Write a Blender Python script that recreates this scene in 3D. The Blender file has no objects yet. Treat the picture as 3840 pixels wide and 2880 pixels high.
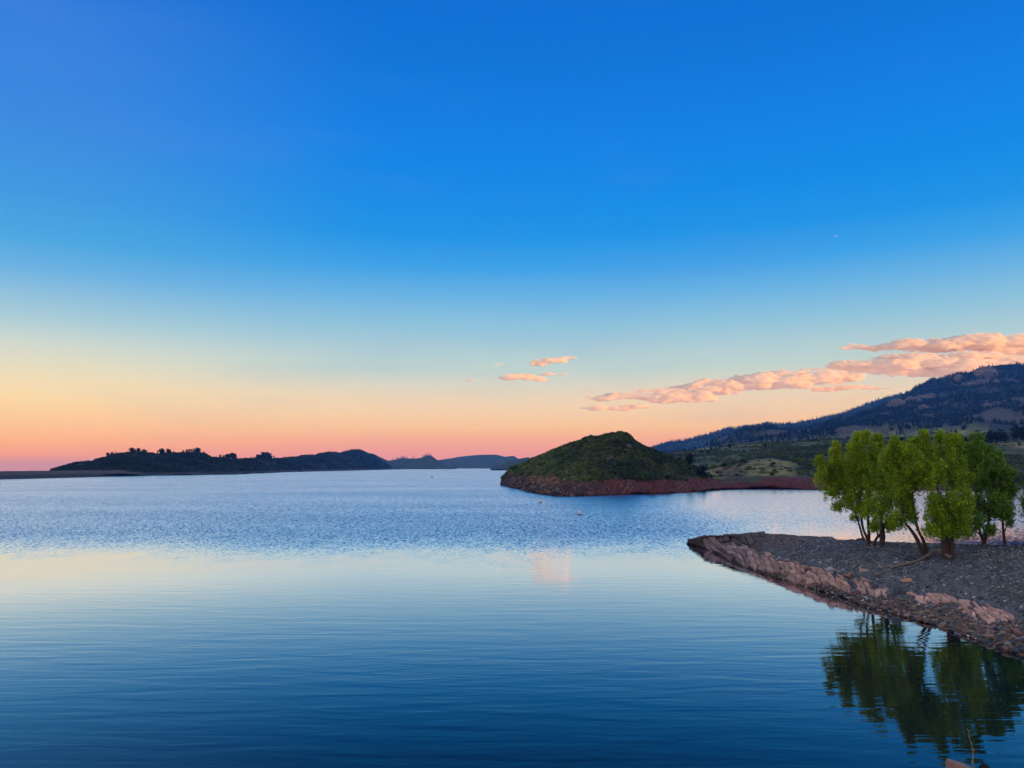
import bpy, math, random
import numpy as np
from mathutils import Vector, noise
from mathutils.bvhtree import BVHTree
R = math.radians
sc = bpy.context.scene
col = sc.collection
random.seed(7); RNG = np.random.default_rng(7)

# ------------------------------------------------------------------ camera
F = 2865.0                      # focal length in photo pixels (3840 wide)
HY = 1750.0                     # horizon row of the photo
CAMZ = 8.0
PITCH = math.atan((HY - 1440.0) / F)
cd = bpy.data.cameras.new("camera")
cd.sensor_width = 36.0; cd.lens = 36.0 * F / 3840.0
cd.clip_start = 0.1; cd.clip_end = 80000.0
cam = bpy.data.objects.new("camera", cd); col.objects.link(cam)
cam.location = (0, 0, CAMZ); cam.rotation_euler = (R(90) + PITCH, 0, 0)
sc.camera = cam

# ------------------------------------------------------------------ view, sky, sun
sc.view_settings.view_transform = 'Standard'; sc.view_settings.look = 'None'
sc.view_settings.exposure = 0.0; sc.view_settings.gamma = 1.0
sc.cycles.max_bounces = 26; sc.cycles.diffuse_bounces = 3; sc.cycles.glossy_bounces = 3
sc.cycles.transmission_bounces = 4; sc.cycles.volume_bounces = 24; sc.cycles.transparent_max_bounces = 8
sc.cycles.use_denoising = True
SUN_EL, SUN_AZ = 4.5, 117.0     # degrees; azimuth clockwise from the view direction (+Y)

def lin(c):
    return tuple(((v/255.)/12.92 if v/255. <= .04045 else ((v/255.+.055)/1.055)**2.4) for v in c) + (1.0,)

class NT:
    def __init__(s, tree): s.t = tree; s.n = tree.nodes; s.l = tree.links
    def new(s, kind, **kw):
        n = s.n.new(kind)
        for k, v in kw.items():
            if k.startswith('i_'): n.inputs[k[2:].replace('_', ' ')].default_value = v
            else: setattr(n, k, v)
        return n
    def link(s, a, b): s.l.new(a, b)
    def math(s, op, a, b=None, c=None, clamp=False):
        n = s.n.new('ShaderNodeMath'); n.operation = op; n.use_clamp = clamp
        for i, v in enumerate((a, b, c)):
            if v is None: continue
            if isinstance(v, (int, float)): n.inputs[i].default_value = v
            else: s.l.new(v, n.inputs[i])
        return n.outputs[0]
    def mix(s, f, a, b, blend='MIX'):
        n = s.n.new('ShaderNodeMix'); n.data_type = 'RGBA'; n.blend_type = blend
        for i, v in ((0, f), (6, a), (7, b)):
            if isinstance(v, (int, float)): n.inputs[i].default_value = v
            elif isinstance(v, tuple): n.inputs[i].default_value = v if len(v) == 4 else v + (1,)
            else: s.l.new(v, n.inputs[i])
        return n.outputs[2]
    def ramp(s, f, stops, interp='LINEAR'):
        n = s.n.new('ShaderNodeValToRGB'); cr = n.color_ramp; cr.interpolation = interp
        while len(cr.elements) < len(stops): cr.elements.new(0.5)
        for e, (p, c) in zip(cr.elements, sorted(stops, key=lambda q: q[0])): e.position = p
        for e, (p, c) in zip(cr.elements, sorted(stops, key=lambda q: q[0])): e.color = c if len(c) == 4 else c + (1,)
        s.l.new(f, n.inputs[0]); return n.outputs[0]
    def smooth(s, v, lo, hi):
        n = s.n.new('ShaderNodeMapRange'); n.interpolation_type = 'SMOOTHSTEP'
        n.inputs[1].default_value = lo; n.inputs[2].default_value = hi
        s.l.new(v, n.inputs[0]); return n.outputs[0]

w = bpy.data.worlds.new("World"); sc.world = w; w.use_nodes = True
nt = NT(w.node_tree); nt.n.clear()
tc = nt.new('ShaderNodeTexCoord'); sep = nt.new('ShaderNodeSeparateXYZ'); nt.link(tc.outputs['Generated'], sep.inputs[0])
el = nt.math('MULTIPLY', nt.math('ARCSINE', sep.outputs[2]), 180/math.pi)
az = nt.math('MULTIPLY', nt.math('ARCTAN2', sep.outputs[0], sep.outputs[1]), 180/math.pi)   # degrees, + to the right
elp = nt.math('DIVIDE', nt.math('ADD', el, 2.0), 62.0, clamp=True)
P = lambda d: (d + 2.0) / 62.0
mid = [(-2, (205,138,160)), (0.2, (224,148,162)), (1.3, (240,163,140)), (2.2, (247,184,136)), (2.9, (250,204,144)), (4.0, (246,217,176)), (5.1, (236,222,198)), (6.1, (218,222,219)), (7.2, (193,219,227)),
       (8.3, (180,213,232)), (10.5, (142,198,238)), (12.6, (104,180,244)), (14.7, (58,161,245)), (17, (18,146,243)), (20, (0,136,240)), (24, (0,126,236)), (29, (0,114,221)), (34, (0,105,215)), (60, (10,70,165))]
lef = [(-2, (185,138,160)), (0.2, (208,145,160)), (0.85, (248,162,108)), (1.6, (255,182,98)), (2.5, (255,200,122)), (3.4, (254,214,140)), (4.35, (252,227,162)), (5.3, (245,231,188)), (6.7, (226,229,212)),
       (8.05, (204,222,228)), (9.4, (170,209,234)), (10.8, (144,196,238)), (12.6, (104,178,242)), (14.5, (70,166,238)), (17.5, (60,150,236)), (22, (52,134,232)), (29, (44,120,224)), (33, (10,106,217)), (60, (20,80,170))]
cm = nt.ramp(elp, [(P(a), lin(c)) for a, c in mid])
cl = nt.ramp(elp, [(P(a), lin(c)) for a, c in lef])
wl = nt.smooth(az, -8.0, -33.0)
base = nt.mix(wl, cm, cl)
# thin veils and slight colour drift of the real sky
nz = nt.new('ShaderNodeTexNoise', i_Scale=2.2, i_Detail=5.0, i_Roughness=0.55)
mp = nt.new('ShaderNodeMapping'); mp.inputs['Scale'].default_value = (1.0, 1.0, 5.0); mp.inputs['Rotation'].default_value = (0, R(12), 0)
nt.link(tc.outputs['Generated'], mp.inputs[0]); nt.link(mp.outputs[0], nz.inputs['Vector'])
veil = nt.math('MULTIPLY', nt.smooth(nz.outputs[0], 0.50, 0.72), 0.13)
base = nt.mix(veil, base, lin((95,140,235)))
# beyond the frame on the left the last glow gets stronger; on the right the sky stays warm behind the mountain
gl = nt.math('MULTIPLY', nt.smooth(az, -38.0, -80.0), nt.smooth(el, 38.0, 0.0))
gl = nt.math('MULTIPLY', gl, nt.smooth(az, -179.0, -130.0))
base = nt.mix(gl, base, (1.15, 0.88, 0.66, 1))
gr = nt.math('MULTIPLY', nt.math('MULTIPLY', nt.smooth(az, 50.0, 95.0), nt.smooth(az, 160.0, 120.0)), nt.smooth(el, 30.0, 2.0))
base = nt.mix(gr, base, (0.75, 0.60, 0.55, 1))
# paler, less saturated dome overhead and behind the camera
hi = nt.smooth(el, 36.0, 62.0)
base = nt.mix(hi, base, (0.54, 0.61, 0.76, 1))
bk = nt.smooth(sep.outputs[1], 0.1, -0.5)
base = nt.mix(nt.math('MULTIPLY', bk, 0.6), base, (0.66, 0.64, 0.72, 1))
sky = nt.new('ShaderNodeTexSky'); sky.sky_type = 'NISHITA'; sky.sun_disc = False
sky.sun_elevation = R(SUN_EL); sky.sun_rotation = R(SUN_AZ)
bg1 = nt.new('ShaderNodeBackground', i_Strength=1.0); nt.link(base, bg1.inputs[0])
bg2 = nt.new('ShaderNodeBackground', i_Strength=0.002); nt.link(sky.outputs[0], bg2.inputs[0])
ad = nt.new('ShaderNodeAddShader'); nt.link(bg1.outputs[0], ad.inputs[0]); nt.link(bg2.outputs[0], ad.inputs[1])
wo = nt.new('ShaderNodeOutputWorld'); nt.link(ad.outputs[0], wo.inputs[0])

sl = bpy.data.lights.new("sun", 'SUN'); sl.energy = 5.0; sl.angle = R(0.6); sl.color = (1.0, 0.52, 0.08)
sun = bpy.data.objects.new("sun", sl); col.objects.link(sun)
sd = Vector((math.sin(R(SUN_AZ))*math.cos(R(SUN_EL)), math.cos(R(SUN_AZ))*math.cos(R(SUN_EL)), math.sin(R(SUN_EL))))
sun.rotation_euler = sd.to_track_quat('Z', 'Y').to_euler()

# ------------------------------------------------------------------ pixel helpers (photo pixels)
CROPS = {'c1': (0,1600,2.458), 'c2': (800,1600,2.458), 'c3': (1600,1550,2.458), 'c4': (2400,1500,2.765), 'c5': (3100,1300,2.989),
         'c6': (2950,1560,2.485), 'c7': (2550,1950,1.7147), 'k1': (1700,1240,3.687), 'k2': (2150,1220,1.309)}
def s(c, *pts):
    ox, oy, k = CROPS[c]; return [(ox + p[0]/k, oy + p[1]/k) + tuple(p[2:]) for p in pts]
cp, sp = math.cos(PITCH), math.sin(PITCH)
def ray(px, py):
    x, y, z = (px-1920)/F, 1.0, (1440-py)/F
    return Vector((x, y*cp - z*sp, y*sp + z*cp))
def at_y(px, py, Y):
    d = ray(px, py); t = Y/d.y; return Vector((d.x*t, Y, CAMZ + d.z*t))
def at_z(px, py, z=0.0):
    d = ray(px, py); t = (z-CAMZ)/d.z; return Vector((d.x*t, d.y*t, z))

# ------------------------------------------------------------------ object helpers
def tag(o, label=None, cat=None, group=None, kind=None):
    if label: o['label'] = label
    if cat: o['category'] = cat
    if group: o['group'] = group
    if kind: o['kind'] = kind
    return o
def npmesh(name, V, faces, cols=None, mats=(), fm=None, smooth=False):
    """V (n,3); faces: list of int arrays (m,k), each with its own k"""
    V = np.asarray(V, dtype=np.float32); me = bpy.data.meshes.new(name)
    faces = [np.asarray(f, dtype=np.int32) for f in faces if len(f)]
    me.vertices.add(len(V)); me.vertices.foreach_set('co', V.ravel())
    nl = sum(f.size for f in faces); nf = sum(len(f) for f in faces)
    me.loops.add(nl); me.polygons.add(nf)
    me.loops.foreach_set('vertex_index', np.concatenate([f.ravel() for f in faces]))
    tot = np.concatenate([np.full(len(f), f.shape[1], dtype=np.int32) for f in faces])
    st = np.concatenate([[0], np.cumsum(tot)[:-1]]).astype(np.int32)
    me.polygons.foreach_set('loop_start', st)
    if fm is not None: me.polygons.foreach_set('material_index', np.asarray(fm, dtype=np.int32))
    me.polygons.foreach_set('use_smooth', np.full(nf, smooth, dtype=bool))
    if cols is not None:
        a = me.color_attributes.new('Col', 'FLOAT_COLOR', 'POINT')
        c = np.ones((len(V), 4), dtype=np.float32); c[:, :3] = np.asarray(cols)[:, :3]
        a.data.foreach_set('color', c.ravel())
    me.update(calc_edges=True); me.validate()
    for m in mats: me.materials.append(m)
    return me
def link(name, me, parent=None):
    o = bpy.data.objects.new(name, me); col.objects.link(o)
    if parent: o.parent = parent
    return o
def empty(name, loc):
    o = bpy.data.objects.new(name, None); col.objects.link(o); o.location = loc; o.empty_display_size = 0.2
    return o
def ico(sub):
    import bmesh
    bm = bmesh.new(); bmesh.ops.create_icosphere(bm, subdivisions=sub, radius=1.0)
    V = np.array([v.co[:] for v in bm.verts]); Fc = np.array([[v.index for v in f.verts] for f in bm.faces]); bm.free()
    return V, Fc
def rots(n, tilt=math.pi, rng=RNG):
    """n random rotation matrices (z spin, then tilt about random axis)"""
    a = rng.uniform(0, 2*math.pi, n); b = rng.uniform(-tilt, tilt, n); c = rng.uniform(0, 2*math.pi, n)
    def Z(t): 
        M = np.zeros((n,3,3)); M[:,0,0]=np.cos(t); M[:,0,1]=-np.sin(t); M[:,1,0]=np.sin(t); M[:,1,1]=np.cos(t); M[:,2,2]=1; return M
    X = np.zeros((n,3,3)); X[:,0,0]=1; X[:,1,1]=np.cos(b); X[:,1,2]=-np.sin(b); X[:,2,1]=np.sin(b); X[:,2,2]=np.cos(b)
    return Z(a) @ X @ Z(c)
def scatter(bV, bF, pos, scl, M, cols=None):
    """one merged copy of (bV,bF) per pos. scl (n,3), M (n,3,3), cols (n,3)"""
    n, k = len(pos), len(bV)
    V = np.einsum('nij,nkj->nki', M, bV[None]*np.asarray(scl)[:,None,:]) + np.asarray(pos)[:,None,:]
    Fc = (bF[None] + (np.arange(n)*k)[:,None,None]).reshape(-1, bF.shape[1])
    C = None if cols is None else np.repeat(np.asarray(cols), k, axis=0)
    return V.reshape(-1,3), Fc, C
def tube(pts, rad, sides=7, wob=0.0, rng=RNG):
    pts = [Vector(p) for p in pts]; V = []; Fc = []
    prev = None
    for i, p in enumerate(pts):
        t = (pts[min(i+1,len(pts)-1)] - pts[max(i-1,0)]).normalized()
        a = prev if prev is not None else (Vector((1,0,0)) if abs(t.x) < .8 else Vector((0,1,0)))
        b = t.cross(a).normalized(); a = b.cross(t).normalized(); prev = a
        for k in range(sides):
            th = 2*math.pi*k/sides; r = rad[i]*(1 + wob*(rng.random()-.5))
            V.append(p + (a*math.cos(th) + b*math.sin(th))*r)
    for i in range(len(pts)-1):
        for k in range(sides):
            k2 = (k+1) % sides
            Fc.append((i*sides+k, i*sides+k2, (i+1)*sides+k2, (i+1)*sides+k))
    n = len(V); V.append(pts[-1]); 
    for k in range(sides): Fc.append(((len(pts)-1)*sides+k, (len(pts)-1)*sides+(k+1)%sides, n, n))
    return V, Fc
class MB:
    def __init__(s): s.V = []; s.F = []; s.C = []; s.M = []
    def add(s, V, Fc, c=(1,1,1), m=0):
        o = len(s.V); s.V += [tuple(v) for v in V]; s.C += [c]*len(V)
        for f in Fc:
            f = [o+i for i in dict.fromkeys(f)]; s.F.append(tuple(f)); s.M.append(m)
    def mesh(s, name, mats, smooth=False):
        tri = [(f, m) for f, m in zip(s.F, s.M) if len(f) == 3]; quad = [(f, m) for f, m in zip(s.F, s.M) if len(f) == 4]
        return npmesh(name, s.V, [[f for f, m in tri], [f for f, m in quad]], s.C, mats, [m for f, m in tri]+[m for f, m in quad], smooth)
def smoothpath(pts, n=4):
    pts = [Vector(p) for p in pts]; out = []
    for i in range(len(pts)-1):
        p0, p1, p2, p3 = pts[max(i-1,0)], pts[i], pts[i+1], pts[min(i+2,len(pts)-1)]
        for k in range(n):
            t = k/n; out.append(0.5*((2*p1) + (p2-p0)*t + (2*p0-5*p1+4*p2-p3)*t*t + (3*p1-p0-3*p2+p3)*t**3))
    out.append(pts[-1]); return out
def fbm(p, o=4): return noise.fractal(p, 1.0, 2.0, o)     # about -1..1

# ------------------------------------------------------------------ materials
def mat(name, base=(0.2,0.2,0.2), rough=0.9, attr=False, var=0.25, vscale=2.0, bump=0.3, bscale=6.0, bdist=0.1, spec=0.2, transl=0.0, detail=6.0, tint=None):
    m = bpy.data.materials.new(name); m.use_nodes = True; t = NT(m.node_tree); t.n.clear()
    out = t.new('ShaderNodeOutputMaterial'); b = t.new('ShaderNodeBsdfPrincipled')
    b.inputs['Roughness'].default_value = rough; b.inputs['Specular IOR Level'].default_value = spec
    tc = t.new('ShaderNodeTexCoord')
    if attr:
        a = t.new('ShaderNodeAttribute'); a.attribute_name = 'Col'; c = a.outputs['Color']
    else:
        rgb = t.new('ShaderNodeRGB'); rgb.outputs[0].default_value = tuple(base)+(1,); c = rgb.outputs[0]
    n1 = t.new('ShaderNodeTexNoise', i_Scale=vscale, i_Detail=detail, i_Roughness=0.65); t.link(tc.outputs['Object'], n1.inputs['Vector'])
    f = t.math('MULTIPLY_ADD', n1.outputs[0], 4*var, 1-2*var)
    f = t.math('MAXIMUM', f, 0.15)
    v = t.new('ShaderNodeVectorMath'); v.operation = 'SCALE'; t.link(c, v.inputs[0]); t.link(f, v.inputs['Scale']); c = v.outputs[0]
    if tint:
        n3 = t.new('ShaderNodeTexNoise', i_Scale=vscale*0.37, i_Detail=3.0); t.link(tc.outputs['Object'], n3.inputs['Vector'])
        c = t.mix(t.smooth(n3.outputs[0], 0.45, 0.7), c, tuple(tint)+(1,), 'MIX') 
    t.link(c, b.inputs['Base Color'])
    if bump:
        n2 = t.new('ShaderNodeTexNoise', i_Scale=bscale, i_Detail=5.0, i_Roughness=0.6); t.link(tc.outputs['Object'], n2.inputs['Vector'])
        bp = t.new('ShaderNodeBump', i_Strength=bump, i_Distance=bdist); t.link(n2.outputs[0], bp.inputs['Height']); t.link(bp.outputs[0], b.inputs['Normal'])
    sh = b.outputs[0]
    if transl:
        tr = t.new('ShaderNodeBsdfTranslucent'); t.link(c, tr.inputs[0]); mx = t.new('ShaderNodeMixShader'); mx.inputs[0].default_value = transl
        t.link(b.outputs[0], mx.inputs[1]); t.link(tr.outputs[0], mx.inputs[2]); sh = mx.outputs[0]
    t.link(sh, out.inputs[0]); return m
M_TERR = mat('hill_ground', attr=True, var=0.22, vscale=0.25, bump=0.6, bscale=0.8, bdist=0.6)
M_FAR = mat('far_ground', attr=True, var=0.2, vscale=0.02, bump=0.5, bscale=0.06, bdist=8.0)
M_GRAV = mat('gravel', attr=True, var=0.3, vscale=5.0, bump=0.9, bscale=9.0, bdist=0.08)
M_PEB = mat('pebbles', attr=True, var=0.12, vscale=3.0, bump=0.3, bscale=20.0, bdist=0.02, spec=0.3, rough=0.75)
M_ROCK = mat('rock', attr=True, var=0.22, vscale=1.6, bump=0.7, bscale=5.0, bdist=0.08)
M_FROCK = mat('far_rock', attr=True, var=0.35, vscale=0.05, bump=1.0, bscale=0.12, bdist=6.0)
M_LEAF = mat('cottonwood_leaves', attr=True, var=0.22, vscale=0.9, bump=0, transl=0.35, rough=0.6, spec=0.3)
M_SHRUB = mat('shrub_leaves', attr=True, var=0.2, vscale=0.12, bump=0, transl=0.15, rough=0.8)
M_PINE = mat('pine_needles', attr=True, var=0.2, vscale=0.5, bump=0, transl=0.1, rough=0.8)
M_BARK = mat('bark', base=(0.105,0.066,0.05), var=0.3, vscale=7.0, bump=0.9, bscale=12.0, bdist=0.05)
M_DRIFT = mat('dry_wood', base=(0.26,0.20,0.145), var=0.25, vscale=5.0, bump=0.5, bscale=20.0, bdist=0.02)
M_DAM = mat('dam_earth', attr=True, var=0.2, vscale=0.3, bump=0.5, bscale=1.0, bdist=0.3)

# ------------------------------------------------------------------ water
WSL = 1.5
def water_mat():
    m = bpy.data.materials.new('lake_water'); m.use_nodes = True; t = NT(m.node_tree); t.n.clear()
    out = t.new('ShaderNodeOutputMaterial')
    geo = t.new('ShaderNodeNewGeometry'); sp_ = t.new('ShaderNodeSeparateXYZ'); t.link(geo.outputs['Position'], sp_.inputs[0])
    X, Y = sp_.outputs[0], sp_.outputs[1]
    def nz(scale, sx, sy, rot=0.0, det=3.0, rough=0.5, dist=0.0):
        mp = t.new('ShaderNodeMapping'); mp.inputs['Scale'].default_value = (sx, sy, 1); mp.inputs['Rotation'].default_value = (0, 0, R(rot))
        t.link(geo.outputs['Position'], mp.inputs[0])
        n = t.new('ShaderNodeTexNoise', i_Scale=scale, i_Detail=det, i_Roughness=rough, i_Distortion=dist); t.link(mp.outputs[0], n.inputs['Vector']); return n.outputs[0]
    # wind line: ruffled water beyond about 70 m, in streaks; sheltered to the right of the headland
    edge = t.math('ADD', Y, t.math('MULTIPLY', t.math('SUBTRACT', nz(0.05, 1, 0.6, det=4.0), 0.5), 22.0))
    edge = t.math('ADD', edge, t.math('MULTIPLY', t.math('SUBTRACT', nz(0.5, 1, 0.5, det=3.0), 0.5), 12.0))
    ruf = t.smooth(edge, 60.0, 100.0)
    lee = t.math('SUBTRACT', X, t.math('MULTIPLY', Y, 0.17))
    lee = t.math('ADD', lee, t.math('MULTIPLY', t.math('SUBTRACT', nz(0.03, 1, 0.5), 0.5), 14.0))
    lee = t.smooth(lee, 0.0, 16.0)
    near_isl = t.smooth(Y, 205.0, 150.0)
    leef = t.math('MULTIPLY_ADD', t.smooth(Y, 120.0, 80.0), 0.35, 0.5)
    ruf = t.math('MULTIPLY', ruf, t.math('SUBTRACT', 1.0, t.math('MULTIPLY', lee, leef)))
    patch = t.math('MULTIPLY_ADD', nz(0.02, 0.5, 1.5, det=4.0), 0.8, 0.6)
    ruf = t.math('MULTIPLY', ruf, patch)
    swell = nz(0.9, 0.28, 1.3, rot=4, det=2.0, rough=0.45, dist=0.4)
    rip = nz(3.2, 0.45, 1.2, rot=-7, det=2.0, rough=0.5, dist=0.3)
    chop = nz(1.6, 0.8, 1.0, rot=10, det=4.0, rough=0.6)
    calm_patch = t.math('MULTIPLY_ADD', nz(0.06, 0.4, 1.4, rot=5, det=2.0), 1.4, 0.3)
    h = t.math('ADD', t.math('MULTIPLY', swell, t.math('MULTIPLY_ADD', t.smooth(Y, 58.0, 22.0), 0.007, 0.006)), t.math('MULTIPLY', t.math('MULTIPLY', rip, calm_patch), 0.0022))
    bp = t.new('ShaderNodeBump', i_Strength=1.0, i_Distance=1.0); t.link(h, bp.inputs['Height'])
    # short wind waves: facet normals straight from noise, lee faces shorter than the faces turned to the wind
    def nzc(scale, sx, sy, det):
        mp = t.new('ShaderNodeMapping'); mp.inputs['Scale'].default_value = (sx, sy, 1); t.link(geo.outputs['Position'], mp.inputs[0])
        n = t.new('ShaderNodeTexNoise', i_Scale=scale, i_Detail=det, i_Roughness=0.6); t.link(mp.outputs[0], n.inputs['Vector'])
        q = t.new('ShaderNodeSeparateColor'); t.link(n.outputs['Color'], q.inputs[0]); return q.outputs
    c1 = nzc(2.6, 1.0, 0.7, 4.0); gust = nzc(4.0, 0.7, 0.06, 3.0)
    amp = t.math('MULTIPLY', ruf, t.math('MULTIPLY_ADD', t.math('SUBTRACT', gust[0], 0.5), 1.1, 1.0, clamp=False))
    amp = t.math('MAXIMUM', amp, 0.0)
    nx_ = t.math('MULTIPLY', t.math('SUBTRACT', c1[0], 0.5), 0.4)
    ny_ = t.math('MULTIPLY', t.math('ABSOLUTE', t.math('SUBTRACT', c1[1], 0.5)), -WSL)
    ny_ = t.math('SUBTRACT', ny_, 0.02)
    cx_ = t.new('ShaderNodeCombineXYZ'); t.link(t.math('MULTIPLY', nx_, amp), cx_.inputs[0]); t.link(t.math('MULTIPLY', ny_, amp), cx_.inputs[1])
    va = t.new('ShaderNodeVectorMath'); va.operation = 'ADD'; t.link(bp.outputs[0], va.inputs[0]); t.link(cx_.outputs[0], va.inputs[1])
    vn = t.new('ShaderNodeVectorMath'); vn.operation = 'NORMALIZE'; t.link(va.outputs[0], vn.inputs[0]); NRM = vn.outputs[0]
    fr_ = t.new('ShaderNodeFresnel', i_IOR=1.333); t.link(NRM, fr_.inputs['Normal'])
    fac = t.math('MULTIPLY_ADD', fr_.outputs[0], 2.8, -0.25, clamp=True)
    gl_ = t.new('ShaderNodeBsdfGlossy'); gl_.inputs['Color'].default_value = (0.92, 0.92, 1.0, 1); t.link(NRM, gl_.inputs['Normal'])
    t.link(t.math('MULTIPLY_ADD', ruf, 0.10, 0.02), gl_.inputs['Roughness'])
    df = t.new('ShaderNodeBsdfDiffuse'); df.inputs[0].default_value = (0.002, 0.010, 0.018, 1)
    mx = t.new('ShaderNodeMixShader'); t.link(fac, mx.inputs[0]); t.link(df.outputs[0], mx.inputs[1]); t.link(gl_.outputs[0], mx.inputs[2])
    t.link(mx.outputs[0], out.inputs[0]); return m
WP = [(-330,-40),(420,-40),(420,300),(80,300),(80,350),(120,4300),(-330,4300)]
me = npmesh('water', [(x,y,0) for x,y in WP], [[list(range(len(WP)))]], None, [water_mat()])
tag(link('water', me), kind='structure')

# ------------------------------------------------------------------ ground sheet (lake bed, and the plain below the dam)
def sstep(a, b, x):
    t = np.clip((x-a)/(b-a), 0, 1); return t*t*(3-2*t)
xs = np.concatenate([np.linspace(-3400,-700,20), np.linspace(-640,400,40), np.linspace(500,4100,20)]); ys = np.linspace(-5300, 5900, 110)
GX, GY = np.meshgrid(xs, ys); GZ = -3.0 - 57*sstep(-345, -560, GX) 
V = np.stack([GX.ravel(), GY.ravel(), GZ.ravel()], 1); nx = len(xs)
idx = np.arange(len(V)).reshape(GX.shape)
Q = np.stack([idx[:-1,:-1], idx[:-1,1:], idx[1:,1:], idx[1:,:-1]], -1).reshape(-1,4)
C = np.tile(np.array([[0.07,0.065,0.04]]), (len(V),1))
tag(link('ground', npmesh('ground', V, [Q], C, [M_FAR], smooth=True)), kind='structure')

# ------------------------------------------------------------------ terrain loft
def resample(row, xs):
    px = np.array([p[0] for p in row]); py = np.array([p[1] for p in row]); q = np.array([p[2] for p in row], dtype=float)
    return np.interp(xs, px, py), np.interp(xs, px, q)
def loft(name, rows, N, subs, amp=0.3, nscale=0.1, colf=None, mat_=None, octaves=5, seed=0.0, back=None, kind='structure', keep=(0,)):
    """rows: list of (mode, points); mode 'z' -> (px,py,z), 'y' -> (px,py,Y). Front row first, ridge last.
       back: list of (dY, z) rows behind the ridge. Returns obj, bvh, grid data"""
    K = []
    for mode, pts in rows:
        pts = sorted(pts); xs = np.linspace(pts[0][0], pts[-1][0], N); py, q = resample(pts, xs)
        K.append([(at_z(x,y,v) if mode == 'z' else at_y(x,y,v)) for x,y,v in zip(xs,py,q)])
    ridge = len(K)-1
    for dY, z in (back or []):
        K.append([Vector((p.x*(p.y+dY)/p.y, p.y+dY, (p.z*z[1] if isinstance(z, tuple) else z))) for p in K[ridge]])
    K = [np.array([p[:] for p in r]) for r in K]
    G = []; par = []
    for i in range(len(K)-1):
        p0, p1, p2, p3 = K[max(i-1,0)], K[i], K[i+1], K[min(i+2,len(K)-1)]
        n = subs[i] if i < len(subs) else 4
        for k in range(n):
            t = k/n
            cub = 0.5*((2*p1)+(p2-p0)*t+(2*p0-5*p1+4*p2-p3)*t*t+(3*p1-p0-3*p2+p3)*t**3)
            linr = p1*(1-t)+p2*t; G.append(0.5*cub+0.5*linr); par.append(i+t)
    G.append(K[-1]); par.append(len(K)-1)
    G = np.array(G); rowsN = len(G)
    for r in range(rowsN):
        u = par[r]
        a0 = amp * (0.25 if abs(u-ridge) < .01 else 1.0) * min(1.0, u/0.6 + 0.04)
        for c in range(N):
            a = a0*min(1.0, 0.15+c/(N*0.05))
            p = G[r,c]; v = Vector((p[0]*nscale+seed, p[1]*nscale, p[2]*nscale))
            G[r,c,2] += a*fbm(v, octaves)
    V = G.reshape(-1,3); idx = np.arange(len(V)).reshape(rowsN, N)
    Q = np.stack([idx[:-1,:-1], idx[:-1,1:], idx[1:,1:], idx[1:,:-1]], -1).reshape(-1,4)
    C = np.array([colf(V[i], par[i//N], (i%N)/(N-1)) for i in range(len(V))]) if colf else None
    o = link(name, npmesh(name, V, [Q], C, [mat_ or M_TERR], smooth=True)); tag(o, kind=kind)
    bvh = BVHTree.FromPolygons([tuple(v) for v in V], [tuple(int(a) for a in q) for q in Q])
    return o, bvh, (G, par)
PT = [None]
def hit(bvh, px, py):
    for dy in ((0,) if bvh is not PT[0] else (0,2,4,7,10,14,18,24)):
        d = ray(px, py+dy).normalized(); h = bvh.ray_cast(Vector((0,0,CAMZ)), d)
        if h[0]: return h[0], h[1]
    return None, None
def drop(bvh, x, y, z0=2000.0):
    h = bvh.ray_cast(Vector((x, y, z0)), Vector((0,0,-1))); return h[0], h[1]
def lerp(a, b, t): t = max(0., min(1., t)); return tuple(x*(1-t)+y*t for x, y in zip(a, b))
def nf(p, sc_, off=0.0, o=3): return fbm(Vector((p[0]*sc_+off, p[1]*sc_, p[2]*sc_)), o)
def sm(a, b, x):
    t = max(0., min(1., (x-a)/(b-a))); return t*t*(3-2*t)

DKGREEN = (0.028,0.042,0.020); GRASS = (0.13,0.115,0.045); STRAW = (0.30,0.22,0.09); RED = (0.145,0.040,0.030); BROWN = (0.07,0.05,0.04)

# ---- near gravel point
front = s('c7', (42,148,0),(130,175,0),(200,200,0),(270,240,0),(330,270,0),(450,320,0),(560,360,0),(700,397,0),(800,430,0),(930,465,0),(1040,495,0),(1160,548,0),(1230,572,0),(1300,582,0),
          (1400,615,0),(1500,640,0),(1640,680,0),(1800,735,0),(1900,768,0),(2010,812,0),(2100,848,0),(2212,872,0),(2700,1060,0))
under = [(a, b+26, -1.6) for a, b, c in front]
bank = s('c7', (44,146,0.15),(150,120,0.9),(250,108,1.1),(450,150,1.15),(640,225,1.1),(850,285,1.15),(1000,328,1.15),(1220,380,0.95),(1345,440,0.75),(1500,475,0.65),(1750,492,0.6),(1980,550,0.55),(2212,650,0.55),(2700,820,0.6))
plat = s('c7', (46,144,0.2),(150,115,1.0),(250,102,1.35),(450,115,1.6),(640,150,1.6),(850,185,1.55),(1000,210,1.55),(1345,270,1.75),(1750,290,1.8),(2212,370,1.75),(2700,440,1.8))
crest = s('c7', (48,143,0.25),(150,112,1.1),(250,101,1.4),(400,93,1.75),(520,84,1.9),(640,93,1.85),(800,105,1.8),(975,111,2.0),(1000,125,1.95),(1200,134,2.2),(1330,141,2.3),(1500,149,2.4),(1700,153,2.45),(1900,158,2.5),(2212,165,2.6),(2700,180,2.7))
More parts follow.
